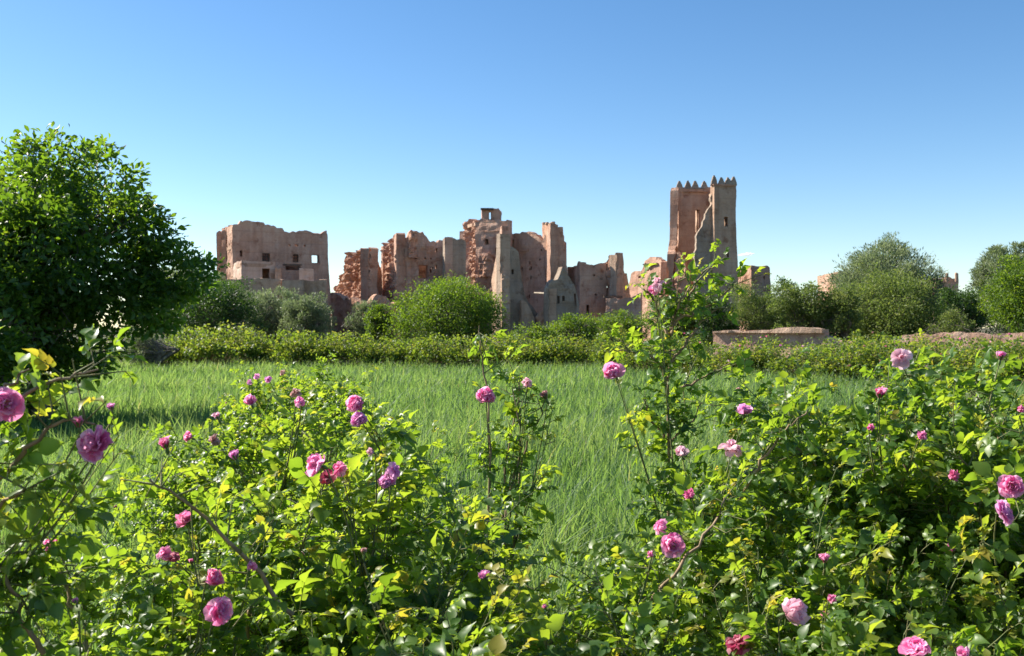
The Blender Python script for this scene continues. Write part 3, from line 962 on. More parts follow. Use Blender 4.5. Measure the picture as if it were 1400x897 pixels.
def right_ruins():
    L_, C, B = corners(1027, 92, 1009, 1053, 20)
    D = L_ + B - C
    h = empty('low_ruin', (C[0], C[1], 0), 'low square mud ruin directly right of the tall battlemented tower', 'ruin')
    wall(h, C, B, [(1027, 364), (1040, 364), (1051, 364), (1053, 368)], .6, mat='mud_pink', seed=141, ragged=.06, right=[(1052, 364), (1054, 387), (1056, 455)], holes=[(1045, 378, 1048, 382)])
    wall(h, L_, C, [(1009, 374), (1013, 370), (1020, 365), (1023, 363), (1027, 365)], .6, mat='mud_red', seed=142, ragged=.12, gully=.15)
    wall(h, B, D, [(0, 6.5), (1, 5.5)], .6, mode='t', mat='mud_pink', seed=143)
    wall(h, D, L_, [(0, 5.5), (1, 6.2)], .6, mode='t', mat='mud_pink', seed=144)
    h = empty('mud_house', (WX(1150, 95), 95, 0), 'pink mud house corner peeping out left of the tall silvery tree', 'house')
    A, B2 = np.array([WX(1147, 95), 95]), np.array([WX(1192, 97), 97])
    wall(h, A, B2, [(1147, 371), (1160, 371), (1175, 376), (1192, 376)], .6, mat='mud_pink', seed=145, ragged=.05)
    wall(h, A + np.array([-.5, 5]), A, [(0, 6.8), (1, 7)], .6, mode='t', mat='mud_pink', seed=146, ragged=.05)
    wall(h, B2, B2 + np.array([-.5, 5]), [(0, 6.8), (1, 6.8)], .6, mode='t', mat='mud_pink', seed=147, ragged=.05)
    wall(h, B2 + np.array([-.5, 5]), A + np.array([-.5, 5]), [(0, 6.8), (1, 6.8)], .6, mode='t', mat='mud_pink', seed=148, ragged=.05)
    h = empty('mud_house', (WX(1290, 105), 105, 0), 'small mud building with thin corner posts showing right of the tall silvery tree', 'house')
    A, B2 = np.array([WX(1280, 105), 105]), np.array([WX(1310, 106), 106])
    wall(h, A, B2, [(1280, 380), (1288, 382), (1296, 379), (1310, 380)], .6, mat='mud_pink', seed=149, ragged=.12)
    wall(h, A + np.array([0, 4]), A, [(0, 6.8), (1, 6.8)], .6, mode='t', mat='mud_pink', seed=150, ragged=.05)
    wall(h, B2, B2 + np.array([0, 4]), [(0, 6.8), (1, 6.8)], .6, mode='t', mat='mud_pink', seed=151, ragged=.05)
    for px, py in ((1295.5, 375), (1309, 374)):
        box_part(h, 'post', (WX(px, 105), 105.2, WZ(py + 5, 105)), (.28, .3, 1.0), 'mud_brown', 0, .06, jit=.03, seed=px.__hash__() % 99)
    # garden wall
    h = empty('garden_wall', (WX(1060, 40), 40, 0), 'long low mud garden wall behind the flowering rose row, pale coping along its top', 'wall')
    wall(h, (WX(975, 42), 42), (WX(1128, 39), 39), [(975, 454), (1010, 454), (1045, 452), (1090, 450), (1122, 450), (1128, 455)], .45, mat='mud_pink', seed=161, ragged=.03, rough=.05, cell=.14, gully=.04)
    wall(h, (WX(1128.5, 39), 39), (WX(1500, 33), 33), [(1128.5, 459), (1140, 464), (1200, 467), (1240, 460), (1290, 456), (1340, 458), (1400, 455), (1500, 455)], .45, mat='mud_pink', seed=162, ragged=.07, rough=.03, cell=.14)
    wall(h, (WX(974, 41.85), 41.85), (WX(1124, 38.9), 38.9), [(975, 452.6), (1010, 453), (1045, 450.8), (1090, 448.8), (1124, 449.4)], .7, mat='mud_brown', seed=163, ragged=.05, rough=.05, cell=.14, z0=1.4, name='coping')


right_ruins()


# ------------------------------------------------------------------ small cloud
def build_cloud():
    m, N, L = newmat('cloud_vapour')
    v = N.new('ShaderNodeVolumePrincipled')
    v.inputs['Density'].default_value = .11
    v.inputs['Color'].default_value = (1, 1, 1, 1)
    o = N.new('ShaderNodeOutputMaterial'); L.new(v.outputs[0], o.inputs['Volume'])
    import bmesh
    bm = bmesh.new()
    rng = random.Random(4)
    for i in range(9):
        r = bmesh.ops.create_icosphere(bm, subdivisions=3, radius=1)
        t = i / 8
        cx = (t - .5) * 44; s = (6 + 7 * math.sin(math.pi * t) + rng.uniform(-1, 2))
        for ve in r['verts']:
            n = 1 + .18 * math.sin(ve.co.x * 5 + i) * math.cos(ve.co.z * 6 + i)
            ve.co = Vector((ve.co.x * s * .8 * n + cx, ve.co.y * s * n, ve.co.z * s * .36 * n + 5 * t + rng.uniform(-.1, .1)))
    me = bpy.data.meshes.new('cloud'); bm.to_mesh(me); bm.free()
    me.materials.append(m)
    o = put('cloud', me, None, tuple(W(1020, 349, 3000)))
    tag(o, 'tiny white wisp of cloud just right of the tall tower', 'cloud', kind='structure')


build_cloud()


# ------------------------------------------------------------------ trees and shrubs
def crown_points(rng, lobes, n):
    """clump centres near the shells of overlapping lobes (cx,cy,cz,rx,ry,rz)"""
    vol = np.array([l[3] * l[4] * l[5] for l in lobes]) ** .67
    ids = rng.choice(len(lobes), n, p=vol / vol.sum())
    d = norm(rng.normal(size=(n, 3)))
    rr = rng.uniform(.35, 1, n) ** .45
    Lb = np.array(lobes)[ids]
    return Lb[:, :3] + d * Lb[:, 3:] * rr[:, None], d


def tree(name, label, loc, lobes, trunk_h, n_clump, per, size, mat, clump_r=.35, tpl=BROAD, seed=0, trunk_r=.15, upbias=.3, group=None,
         cat='tree', trunk_mat='bark', branch_r=1.0, direction=None, stems=1, minz=.15):
    rng = np.random.default_rng(seed)
    root = empty(name, loc, label, cat, group)
    C, D = crown_points(rng, lobes, n_clump)
    C[:, 2] = np.maximum(C[:, 2], minz)
    # trunk + limbs
    tb = Buf()
    cx = np.mean([l[0] for l in lobes]) * .4; cy = np.mean([l[1] for l in lobes]) * .4
    tops = []
    for s in range(stems):
        off = rng.normal(0, .25, 2) * (stems > 1)
        A = np.array([[off[0] * .5, off[1] * .5, -.1]]); T = np.array([[cx + off[0] * 3, cy + off[1] * 3, trunk_h]])
        P = bez(A, A + np.array([[off[0] * .3, off[1] * .3, trunk_h * .5]]), T, 8)
        P[0, 1:-1, :2] += rng.normal(0, trunk_r * .25, (6, 2))
        tubes(tb, P, np.linspace(trunk_r * 1.25, trunk_r * .55, 8)[None], 9)
        tops.append(P[0])
    nb = min(len(C), 90)
    sel = rng.choice(len(C), nb, replace=False)
    tp = np.array([tops[i % stems][rng.integers(3, 8)] for i in range(nb)])
    E = C[sel]
    mid = tp * .5 + E * .5 + np.stack([rng.normal(0, .15, nb), rng.normal(0, .15, nb), rng.uniform(0, .4, nb)], -1) * np.linalg.norm(E - tp, axis=1, keepdims=True) * .5
    P = bez(tp, mid, E, 7)
    P[:, 1:-1] += rng.normal(0, .02, (nb, 5, 3)) * np.linalg.norm(E - tp, axis=1)[:, None, None]
    tubes(tb, P, np.linspace(trunk_r * .32, trunk_r * .05, 7)[None] * branch_r * rng.uniform(.5, 1.1, (nb, 1)), 5)
    # twigs from the limbs' ends
    nt_ = nb * 5
    ii = np.repeat(np.arange(nb), 5)
    st = P[ii, rng.integers(3, 7, nt_)]
    ed = st + norm(rng.normal(size=(nt_, 3)) + D[sel][ii] * .6 + [0, 0, .3]) * clump_r * rng.uniform(.6, 1.7, (nt_, 1))
    tubes(tb, bez(st, (st + ed) / 2 + rng.normal(0, .04, (nt_, 3)), ed, 4), np.linspace(trunk_r * .06, trunk_r * .02, 4)[None] * np.ones((nt_, 1)), 3)
    put('trunk', tb.mesh('trunk', M[trunk_mat]), root)
    # leaves
    fb = Buf()
    cnt = np.maximum(3, (per * rng.lognormal(0, .35, n_clump)).astype(int))
    idx = np.repeat(np.arange(n_clump), cnt)
    n = len(idx)
    cr = clump_r * rng.uniform(.6, 1.35, n_clump)
    g = np.clip(rng.normal(size=(n, 3)), -1.55, 1.55) * (cr[idx, None] * np.array([.62, .62, .45]))
    Pp = C[idx] + g
    ok = Pp[:, 2] > .05
    Pp, g, idx = Pp[ok], g[ok], idx[ok]; n = len(Pp)
    Dd = norm(norm(g) * .8 + D[idx] * .5 + rng.normal(size=(n, 3)) * .8 + (np.array([0, 0, upbias]) if direction is None else np.array(direction)))
    Nn = norm(rng.normal(size=(n, 3)) * .75 + np.array([0, 0, .8]) + D[idx] * .3)
    clr = np.clip(rng.normal(.45, .13, n_clump), 0, 1)
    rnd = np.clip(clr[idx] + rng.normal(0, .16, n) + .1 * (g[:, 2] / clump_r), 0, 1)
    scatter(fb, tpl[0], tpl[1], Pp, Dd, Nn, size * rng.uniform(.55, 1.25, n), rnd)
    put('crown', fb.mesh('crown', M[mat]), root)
    return root


def crown_lobes(px, top, Y, wpx, bottom, seed, n=6, spread=.55, squash=1.0):
    """uneven lobes filling the region a crown takes up; local to the tree's foot"""
    rng = np.random.default_rng(seed)
    rx = wpx / 2 / F * Y
    zt = WZ(top, Y); zb = max(0, WZ(bottom, Y))
    h = zt - zb
    rx *= 1.12
    out = [(0, 0, zb + h * .45, rx * .8, rx * .8 * squash, h * .47)]
    for i in range(n):
        a = rng.uniform(0, 2 * math.pi)
        rr = rng.uniform(.3, spread)
        q = rng.uniform(.22, .78)
        k = 1 - abs(q - .45) * .5
        s = rng.uniform(.36, .52) * k
        out.append((math.cos(a) * rx * rr, math.sin(a) * rx * rr * squash, zb + h * q, rx * s, rx * s, min(h * .3, h * (1 - q) * 1.0)))
    return out


# big walnut at the left
TW = 15.5
wl = [(.55, 0, 3.7, 1.05, 1.1, .85), (1.3, .1, 3.1, .5, .6, .55), (2.05, 0, 2.45, .68, .7, .46), (1.6, .1, 2.0, .6, .6, .42), (.7, 0, 2.5, 1.0, 1.1, .95), (-.6, .2, 3.4, 1.15, 1.2, .95),
      (-1.7, .3, 3.1, 1.2, 1.1, 1.1), (-.5, -.2, 1.8, 1.3, 1.2, 1.05), (-1.8, 0, 1.5, 1.2, 1.2, 1.1), (.5, 0, 1.4, .7, .8, .55), (-.3, 0, .8, .7, .7, .55), (-.4, -1.6, 1.7, 1.15, 1.1, 1.2), (-1.3, -1.5, 2.7, 1.1, 1.0, 1.0), (.4, -1.2, 2.7, .95, 1.0, .9), (-.1, -2.2, 1.2, .8, .8, .8), (2.3, 0, 2.65, .25, .3, .22), (1.7, 0, 2.85, .3, .4, .28)]  # lobes reaching toward the camera are added to strengthen the shadow on the grass
tree('walnut_tree', 'large dark leafy tree filling the left edge, its shadow on the grass', (WX(55, TW), TW, 0), wl, 2.3, 760, 66, .112, 'walnut_leaf', .25, BROAD, 11, .17, .05)

# middle-distance vegetation (name, label, px, top, Y, width, bottom, leaf material, leaf size, clumps, per, template, seed)
veg = [
 ('bushy_tree', 'dark green bushy tree right beside the big left tree, below the left house', 287, 387, 48, 138, 470, 'dark_leaf', .11, 230, 75, BROAD, 21, 'tree'),
 ('willow_tree', 'pale feathery green tree rising behind the dark bushy tree at the left', 268, 362, 62, 118, 440, 'silver_leaf', .22, 220, 100, SLIM, 22, 'tree'),
 ('silvery_shrub', 'silver green shrub below the left house, the left one of the pair', 372, 387, 55, 84, 470, 'silver_leaf', .16, 190, 70, SLIM, 23, 'shrub'),
 ('silvery_shrub', 'silver green shrub below the left house, the right one of the pair', 420, 399, 53, 76, 470, 'silver_leaf', .16, 170, 70, SLIM, 24, 'shrub'),
 ('silvery_shrub', 'small silvery shrub in front of the crumbled gullied ruin', 494, 409, 60, 46, 470, 'silver_leaf', .16, 90, 60, SLIM, 25, 'shrub'),
 ('young_tree', 'small lime green tree between the silvery shrub and the round tree', 520, 404, 57, 44, 470, 'green_leaf', .12, 90, 60, BROAD, 26, 'tree'),
 ('round_tree', 'dense rounded green tree in front of the middle of the ruins', 612, 377, 56, 165, 476, 'green_leaf', .12, 420, 85, BROAD, 27, 'tree'),
 ('leafy_bush', 'bright green bush at the foot of the small gable shaped ruin', 784, 430, 50, 84, 476, 'green_leaf', .1, 150, 70, BROAD, 28, 'bush'),
 ('leafy_bush', 'low green bush at the foot of the grey pointed wall fragment', 722, 443, 49, 64, 474, 'green_leaf', .1, 90, 60, BROAD, 29, 'bush'),
 ('leafy_bush', 'green bush at the foot of the eroded tower with dark holes', 852, 423, 52, 74, 474, 'green_leaf', .1, 130, 70, BROAD, 30, 'bush'),
 ('leafy_tree', 'green tree in front of the tall battlemented tower, partly behind the upright rose', 925, 393, 58, 100, 474, 'olive_leaf', .12, 200, 70, BROAD, 31, 'tree'),
 ('leafy_tree', 'small dark green tree right below the tall tower, behind the garden wall', 980, 402, 55, 62, 474, 'dark_leaf', .11, 120, 70, BROAD, 32, 'tree'),
 ('leafy_tree', 'mid green tree before the low square ruin right of the tower', 1033, 383, 54, 84, 474, 'olive_leaf', .13, 190, 75, SLIM, 33, 'tree'),
 ('leafy_tree', 'olive green tree behind the garden wall, between the low ruin and the tall silvery tree', 1098, 386, 52, 88, 474, 'olive_leaf', .12, 200, 75, BROAD, 34, 'tree'),
 ('far_tree', 'small dark treetop on the skyline right of the low square ruin', 1074, 378, 92, 40, 440, 'dark_leaf', .2, 60, 50, BROAD, 35, 'tree'),
 ('tall_tree', 'tall silvery green tree, the highest at the right side', 1212, 321, 66, 165, 460, 'silver_leaf', .25, 520, 120, SLIM, 36, 'tree'),
 ('leafy_tree', 'broad olive green tree in front of the tall silvery tree', 1222, 366, 54, 158, 476, 'olive_leaf', .13, 420, 75, BROAD, 37, 'tree'),
 ('leafy_bush', 'pale yellow green bush at the lower left of the tall silvery tree', 1150, 388, 51, 62, 476, 'olive_leaf', .12, 120, 70, BROAD, 38, 'bush'),
 ('leafy_tree', 'dark shaded tree between the tall silvery tree and the right edge trees', 1312, 392, 60, 66, 476, 'dark_leaf', .13, 130, 75, BROAD, 39, 'tree'),
 ('leafy_bush', 'low green bush behind the garden wall toward the right edge', 1302, 424, 50, 64, 476, 'olive_leaf', .1, 100, 60, BROAD, 40, 'bush'),
 ('tall_tree', 'tall silvery tree behind the bright green one at the right edge', 1378, 331, 62, 92, 470, 'silver_leaf', .24, 300, 110, SLIM, 41, 'tree'),
 ('leafy_tree', 'bright green tree standing at the right edge behind the garden wall', 1405, 352, 50, 130, 476, 'green_leaf', .12, 380, 80, BROAD, 42, 'tree'),
 ('far_tree', 'distant tree filling the skyline behind the right part of the garden wall', 1170, 398, 88, 150, 455, 'olive_leaf', .2, 200, 60, BROAD, 44, 'tree'),
 ('far_tree', 'distant tree low on the skyline between the right hand tall trees', 1330, 396, 90, 120, 455, 'dark_leaf', .2, 150, 60, BROAD, 45, 'tree'),
 ('far_tree', 'distant green tree just right of the tall battlemented tower', 1050, 402, 86, 110, 455, 'olive_leaf', .2, 150, 60, BROAD, 46, 'tree'),
 ('far_tree', 'distant tree behind the big left tree, half hidden at its right side', 235, 408, 80, 130, 455, 'dark_leaf', .2, 180, 60, BROAD, 47, 'tree'),
 ('silvery_shrub', 'pale grey green shrub at the far edge of the grass beside the big left tree', 196, 446, 36, 56, 500, 'silver_leaf', .1, 90, 60, SLIM, 43, 'shrub'),
]
for (nm, lb, px, top, Y, wpx, bot, mt, sz, nc, per, tpl, sd, cat) in veg:
    lob = crown_lobes(px, top, Y, wpx, bot, sd, 7 if wpx > 80 else 5)
    if nm == 'round_tree':
        rx = wpx / 2 / F * Y; zt = WZ(top, Y)
        lob = [(0, 0, zt * .47, rx * .9, rx * .9, zt * .5), (-.5, 0, zt * .42, rx * .8, rx * .8, zt * .42), (.9, 0, zt * .5, rx * .62, rx * .7, zt * .4), (-1.8, -.2, zt * .3, rx * .42, rx * .5, zt * .32), (.2, .3, zt * .66, rx * .55, rx * .6, zt * .32), (1.9, 0, zt * .34, rx * .38, rx * .4, zt * .3)]
    scl = Y / F * 26
    tree(nm, lb, (WX(px, Y), Y, 0), lob, WZ(top, Y) * .5, nc, per, sz, mt, clump_r=wpx / F * Y * (.055 if mt == 'silver_leaf' else .07) + .08, tpl=tpl, seed=sd,
         trunk_r=.05 + .02 * WZ(top, Y), upbias=.9 if tpl is SLIM else .25, cat=cat, stems=1 if cat == 'tree' else 3)


# ------------------------------------------------------------------ rose bushes
RING = [0]


def compound(buf, tw, P, D, N, Lf, rnd, rng, near=True):
    """pinnate rose leaves, five to seven leaflets each, on a thin rachis"""
    n = len(P)
    if n == 0: return
    Fm = frames(D, N)
    X, Dn, Nn = Fm[..., 0], Fm[..., 1], Fm[..., 2]
    arch = rng.uniform(.1, .45, n)
    slots = [(1.0, 0, 1.15), (.74, -1, 1.0), (.72, 1, 1.0), (.45, -1, .85), (.43, 1, .85)]
    if near: slots += [(.2, -1, .6), (.18, 1, .6)]
    for (s, side, k) in slots:
        keep = rng.random(n) > (.06 if s > .3 else .5)
        m = keep.sum()
        base = P + Dn * (Lf * (.18 + .62 * s))[:, None] - Nn * (Lf * arch * s * s * .5)[:, None]
        ph = rng.normal(1.05, .15, n) if side else rng.normal(0, .15, n)
        dr = Dn * np.cos(ph)[:, None] + X * (np.sin(ph) * (side if side else 1))[:, None] - Nn * (arch * s * .7)[:, None] + rng.normal(0, .1, (n, 3))
        nn = Nn + rng.normal(0, .24, (n, 3)) - X * side * .2
        sz = Lf * .40 * k * rng.uniform(.85, 1.15, n)
        sc = np.stack([sz * rng.uniform(.9, 1.25, n), sz, sz * rng.uniform(.5, 2.5, n)], -1)
        rr = np.clip(rnd + rng.normal(0, .05, n), 0, 1)
        TL = LEAFLET if near else LEAFLET_FAR
        scatter(buf, TL[0], TL[1], base[keep], dr[keep], nn[keep], sc[keep], rr[keep])
    if near:
        t = np.array([0, .5, 1.0])
        Q = P[:, None] + Dn[:, None] * (Lf[:, None] * .8 * t)[..., None] - Nn[:, None] * (Lf[:, None] * arch[:, None] * t ** 2 * .5)[..., None]
        tubes(tw, Q, np.array([[.0011, .0009, .0006]]) * np.ones((n, 1)), 3)


def petal(Lp, Wp, cup, tip, seed):
    rng = np.random.default_rng(seed)
    V = []
    nu, nv = 6, 6
    ph = rng.uniform(0, 6)
    for j in range(nv):
        v = j / (nv - 1)
        wd = Wp * (math.sin(math.pi * (v * .62 + .07)) ** .8) * (1 - .12 * (v > .95))
        for i in range(nu):
            u = i / (nu - 1) * 2 - 1
            y = v * Lp * (1 - .10 * u * u * (v > .7)) 
            z = cup * (u * u * wd * .8 + (v - .35) ** 2 * Lp * .9) - tip * v ** 3 * Lp + .10 * Lp * math.sin(u * 4.5 + ph) * v * v + .05 * Lp * math.sin(u * 9 + ph * 2) * v * v
            V.append([u * wd, y, z])
    Fq = [[j * nu + i, j * nu + i + 1, (j + 1) * nu + i + 1, (j + 1) * nu + i] for j in range(nv - 1) for i in range(nu - 1)]
    return np.array(V), np.array(Fq)


def bloom_mesh(kind, seed):
    """double rose flower, axis +Z, calyx at the origin; about 6 cm across"""
    rng = np.random.default_rng(seed)
    b = Buf()
    if kind == 'open':
        rings = [(6, 84, .030, .017, .25, .22), (6, 70, .029, .016, .35, .1), (9, 54, .026, .012, .5, .1), (10, 40, .021, .009, .6, -.0), (9, 26, .015, .006, .6, .1)]
    elif kind == 'cup':
        rings = [(5, 58, .031, .018, .8, .25), (6, 38, .032, .017, .9, .0), (7, 26, .031, .014, .8, -.05), (8, 15, .029, .011, .8, -.1), (7, 6, .027, .009, .6, -.1)]
    elif kind == 'wilt':
        rings = [(5, 105, .026, .014, -.3, .5), (5, 85, .028, .012, .6, .5), (5, 60, .022, .010, -.4, .3), (6, 30, .018, .008, .7, .2)]
    else:
        rings = [(4, 10, .019, .0085, 1.1, -.05), (4, 4, .020, .007, 1.0, -.05), (3, 1, .019, .005, .8, -.1)]
    for ri, (n, al, Lp, Wp, cup, tip) in enumerate(rings):
        for i in range(n):
            V, Fq = petal(Lp * rng.uniform(.88, 1.12), Wp * rng.uniform(.85, 1.15), cup, tip, int(rng.integers(1e6)))
            a = (i + rng.uniform(-.25, .25)) / n * 2 * math.pi + ri * .55
            aa = R(al + rng.normal(0, 13 if kind != 'bud' else 1))
            out = np.array([math.cos(a), math.sin(a), 0]); up = np.array([0, 0, 1.0])
            Dv = out * math.sin(aa) + up * math.cos(aa)
            Nv = -out * math.cos(aa) + up * math.sin(aa)
            Xv = np.cross(Dv, Nv)
            tw = rng.normal(0, .35 if kind != 'bud' else .1)
            Xv2 = Xv * math.cos(tw) + Nv * math.sin(tw); Nv2 = -Xv * math.sin(tw) + Nv * math.cos(tw)
            P = V[:, :1] * Xv2 + V[:, 1:2] * Dv + V[:, 2:] * Nv2 + out * .0018 + up * .004 + up * ri * .0008
            sh = np.clip(rng.normal(.6, .2), 0, 1)
            b.add(P, [Fq], np.clip(sh + (V[:, 1] / Lp) * .35 - .15, 0, 1))
    return b.mesh('petals_' + kind, M['petal'])


def calyx_mesh(small=False):
    b = Buf()
    t = np.linspace(0, 1, 7)
    P = np.stack([t * 0, t * 0, -.012 + t * .017], -1)[None]
    tubes(b, P, np.array([[.0015, .0032, .0042, .0045, .0042, .004, .001]]) * (.8 if small else 1), 8)
    for i in range(5):
        a = i / 5 * 2 * math.pi
        out = np.array([math.cos(a), math.sin(a), 0.0]); k = .35 if small else 1.0
        Dv = norm(out * k + np.array([0, 0, 1.0 if small else -.25]))
        scatter(b, SLIM[0] * [1.5, 1, 1], SLIM[1], (out * .0035)[None] + [0, 0, .003], Dv[None], np.array([out * -.4 + [0, 0, 1.0]]), np.array([.02]), np.array([.5]))
    return b.mesh('calyx', M['calyx'])


def stamen_mesh():
    b = Buf()
    rng = np.random.default_rng(1)
    n = 46
    a = rng.uniform(0, 6.28, n); r = rng.uniform(.1, 1, n) ** .6 * .0075
    E = np.stack([np.cos(a) * r, np.sin(a) * r, .0135 + rng.uniform(0, .003, n)], -1)
    A = np.stack([E[:, 0] * .3, E[:, 1] * .3, np.full(n, .004)], -1)
    tubes(b, bez(A, (A + E) / 2, E, 3), np.full((n, 3), .0003), 3)
    for e in E:
        cv = np.array([[x, y, z] for x in (-1, 1) for y in (-1, 1) for z in (-1, 1)]) * .0008 + e
        b.add(cv, [np.array([[0, 1, 3, 2], [4, 6, 7, 5], [0, 4, 5, 1], [2, 3, 7, 6], [0, 2, 6, 4], [1, 5, 7, 3]])])
    return b.mesh('stamens', M['stamen'])


BLOOM = {k: [bloom_mesh(k, s) for s in range(6)] for k in ('open', 'cup', 'wilt', 'bud')}
CALYX = calyx_mesh(); CALYX_S = calyx_mesh(True); STAMEN = stamen_mesh()
TINT = {'pink': (.98, .33, .62), 'hot': (.98, .24, .52), 'mauve': (.93, .38, .72), 'pale': (.95, .58, .68), 'red': (.62, .12, .22), 'dry': (.62, .33, .30)}
UP = np.array([0, 0, 1.0])


def put_bloom(root, Q, kind, face, size, tint, rng, stem_dir=None):
    """flower part (petals) with calyx and stamens below it; Q world point of its centre"""
    me = BLOOM[kind][int(rng.integers(6))]
    nm = 'bud' if kind == 'bud' else 'bloom'
    o = put(nm, me, root)
    s = size / (.058 if kind == 'open' else .046 if kind == 'cup' else .05 if kind == 'wilt' else .021)
    q = Vector(face).to_track_quat('Z', 'Y')
    o.rotation_mode = 'QUATERNION'
    o.rotation_quaternion = q @ Euler((0, 0, rng.uniform(0, 6.28))).to_quaternion()
    o.scale = (s * rng.uniform(.9, 1.08), s * rng.uniform(.9, 1.08), s * rng.uniform(.8, 1.15))
    o.location = Q - np.array(root.location) - np.array(face) * .012 * s
    c = np.array(TINT[tint]) * rng.uniform(.92, 1.06)
    o.color = (*np.clip(c, 0, 1), 1)
    ca = put('calyx', CALYX_S if kind == 'bud' else CALYX, o)
    if kind == 'open': put('stamens', STAMEN, o)
    return o


def rose_bush(label, loc, rx, ry, h, canes, shoots, seed, leafL=.085, blooms=(), near=True, spread=1.0, name='rose_bush', group=None, low=.3, extra=(), gap=.025, auto=0, extra_n=11):
    rng = np.random.default_rng(seed)
    blooms = [(b[0], b[1], b[2], b[3] * (.9 if b[3] > 16 else 1), *b[4:]) for b in blooms]
    loc = np.array([loc[0], loc[1], 0.0])
    root = empty(name, tuple(loc), label, 'rose bush', group)
    cb, tw, fb = Buf(), Buf(), Buf()
    n = canes
    an = (np.arange(n) + rng.uniform(-.4, .4, n)) / n * 2 * math.pi
    rr = rng.uniform(.15, 1.0, n) ** .7
    A = np.stack([np.cos(an) * rx * .18 * rng.random(n), np.sin(an) * ry * .18 * rng.random(n), np.full(n, -.03)], -1)
    zt = h * (1 - .32 * rr ** 2) * rng.uniform(.8, 1.02, n)
    E = np.stack([np.cos(an) * rx * rr, np.sin(an) * ry * rr, zt], -1)
    Cc = np.stack([E[:, 0] * .35, E[:, 1] * .35, zt * rng.uniform(.75, 1.0, n)], -1)
    K = 12
    P = bez(A, Cc, E, K)
    P[:, 2:] += np.cumsum(rng.normal(0, .008, (n, K - 2, 3)), 1)
    rad = np.linspace(.0065, .0022, K)[None] * rng.uniform(.7, 1.25, (n, 1))
    tubes(cb, P, rad, 6)
    # side shoots
    m = n * shoots
    ci = np.repeat(np.arange(n), shoots)
    tt = rng.uniform(low, 1, m) ** .8 * (K - 1)
    i0 = np.minimum(tt.astype(int), K - 2); fr = (tt - i0)[:, None]
    st = P[ci, i0] * (1 - fr) + P[ci, i0 + 1] * fr
    tan = norm(P[ci, i0 + 1] - P[ci, i0])
    outw = norm(np.stack([st[:, 0], st[:, 1], st[:, 2] * 0 + .001], -1))
    dr = norm(tan * .35 + outw * .35 * spread + UP * .45 + rng.normal(size=(m, 3)) * .65)
    Ls = rng.uniform(.10, .34, m)
    ed = st + dr * Ls[:, None]
    ed[:, 2] -= Ls * .05
    K2 = 7
    SP = bez(st, (st + ed) / 2 + rng.normal(0, .02, (m, 3)) + UP * .02, ed, K2)
    SP[:, 1:-1] += rng.normal(0, .0025, (m, K2 - 2, 3))
    # extra arching shoots given explicitly: lists of world points
    for pts in extra:
        pts = np.array(pts) - loc
        t = np.linspace(0, 1, len(pts)); t2 = np.linspace(0, 1, 16)
        Q = np.stack([np.interp(t2, t, pts[:, k]) for k in range(3)], -1)
        for _ in range(3): Q[1:-1] = (Q[:-2] + Q[1:-1] * 2 + Q[2:]) / 4
        Q[1:-1] += rng.normal(0, .004, (14, 3))
        tubes(cb, Q[None], np.linspace(.0055, .0018, 16)[None], 6)
        mm = extra_n
        ii = rng.integers(3, 15, mm)
        s2 = Q[ii]
        e2 = s2 + norm(rng.normal(size=(mm, 3)) + UP * .5) * rng.uniform(.04, .12, (mm, 1))
        B2 = bez(s2, (s2 + e2) / 2, e2, K2)
        SP = np.concatenate([SP, B2]); Ls = np.concatenate([Ls, np.linalg.norm(e2 - s2, axis=1)])
    # shoots that carry the flowers the photo shows
    bl = []
    for (px, py, Y, size_px, kind, tint, face) in blooms:
        Q = W(px, py, Y) - loc
        sz = size_px / F * Y
        fv = {'cam': (-.25, -1, .35), 'up': (-.3, -.35, 1), 'left': (-1, -.35, .35), 'right': (.7, -.6, .35), 'sky': (0, -.15, 1), 'down': (.2, -.8, -.35)}[face]
        fv = norm(np.array(fv) + rng.normal(0, .12, 3))
        bl.append((Q, sz, kind, tint, fv))
        back = Q - fv * .012
        # nearest cane point somewhat lower
        flat = P[:, 3:].reshape(-1, 3)
        dd = np.linalg.norm((flat - (back - UP * .10 - fv * .06)), axis=1)
        s0 = flat[dd.argmin()]
        Pq = bez(s0[None], (s0 * .45 + back * .55 - fv * .08 - UP * .02)[None], (back - fv * .006)[None], 9)
        tubes(tw, Pq, np.linspace(.0030, .0015, 9)[None], 5)
        bb = bez(s0[None], (s0 * .45 + back * .55 - fv * .08 - UP * .02)[None], (back - fv * .04)[None], K2)
        s3 = bb[0, rng.integers(2, 6, 4)]
        e3 = s3 + norm(rng.normal(size=(4, 3)) * [1, 1, .6] + UP * .15 - fv * .4) * rng.uniform(.03, .07, (4, 1))
        SP = np.concatenate([SP, bb, bez(s3, (s3 + e3) / 2, e3, K2)]); Ls = np.concatenate([Ls, [np.linalg.norm(back - s0)], np.full(4, .05)])
    tubes(tw, SP, np.linspace(.0021, .0009, K2)[None] * np.ones((len(SP), 1)), 4 if near else 3)
    # compound leaves along the shoots
    cnt = np.maximum(3, (Ls / gap).astype(int))
    si = np.repeat(np.arange(len(SP)), cnt)
    k = len(si)
    order = np.concatenate([np.arange(c) / max(1, c - 1) for c in cnt])
    tpos = np.clip(order + rng.normal(0, .06, k), 0, .999) * (K2 - 1)
    i0 = tpos.astype(int); fr = (tpos - i0)[:, None]
    Pl = SP[si, i0] * (1 - fr) + SP[si, i0 + 1] * fr
    tn = norm(SP[si, np.minimum(i0 + 1, K2 - 1)] - SP[si, i0])
    sd = norm(np.cross(tn, UP) + 1e-4)
    ang = rng.uniform(0, 6.28, k)
    lat = sd * np.cos(ang)[:, None] + np.cross(tn, sd) * np.sin(ang)[:, None]
    Dl = norm(lat * .85 + tn * .55 + UP * .15)
    Nl = norm(UP * .75 + SUNV * .45 + rng.normal(size=(k, 3)) * .42)
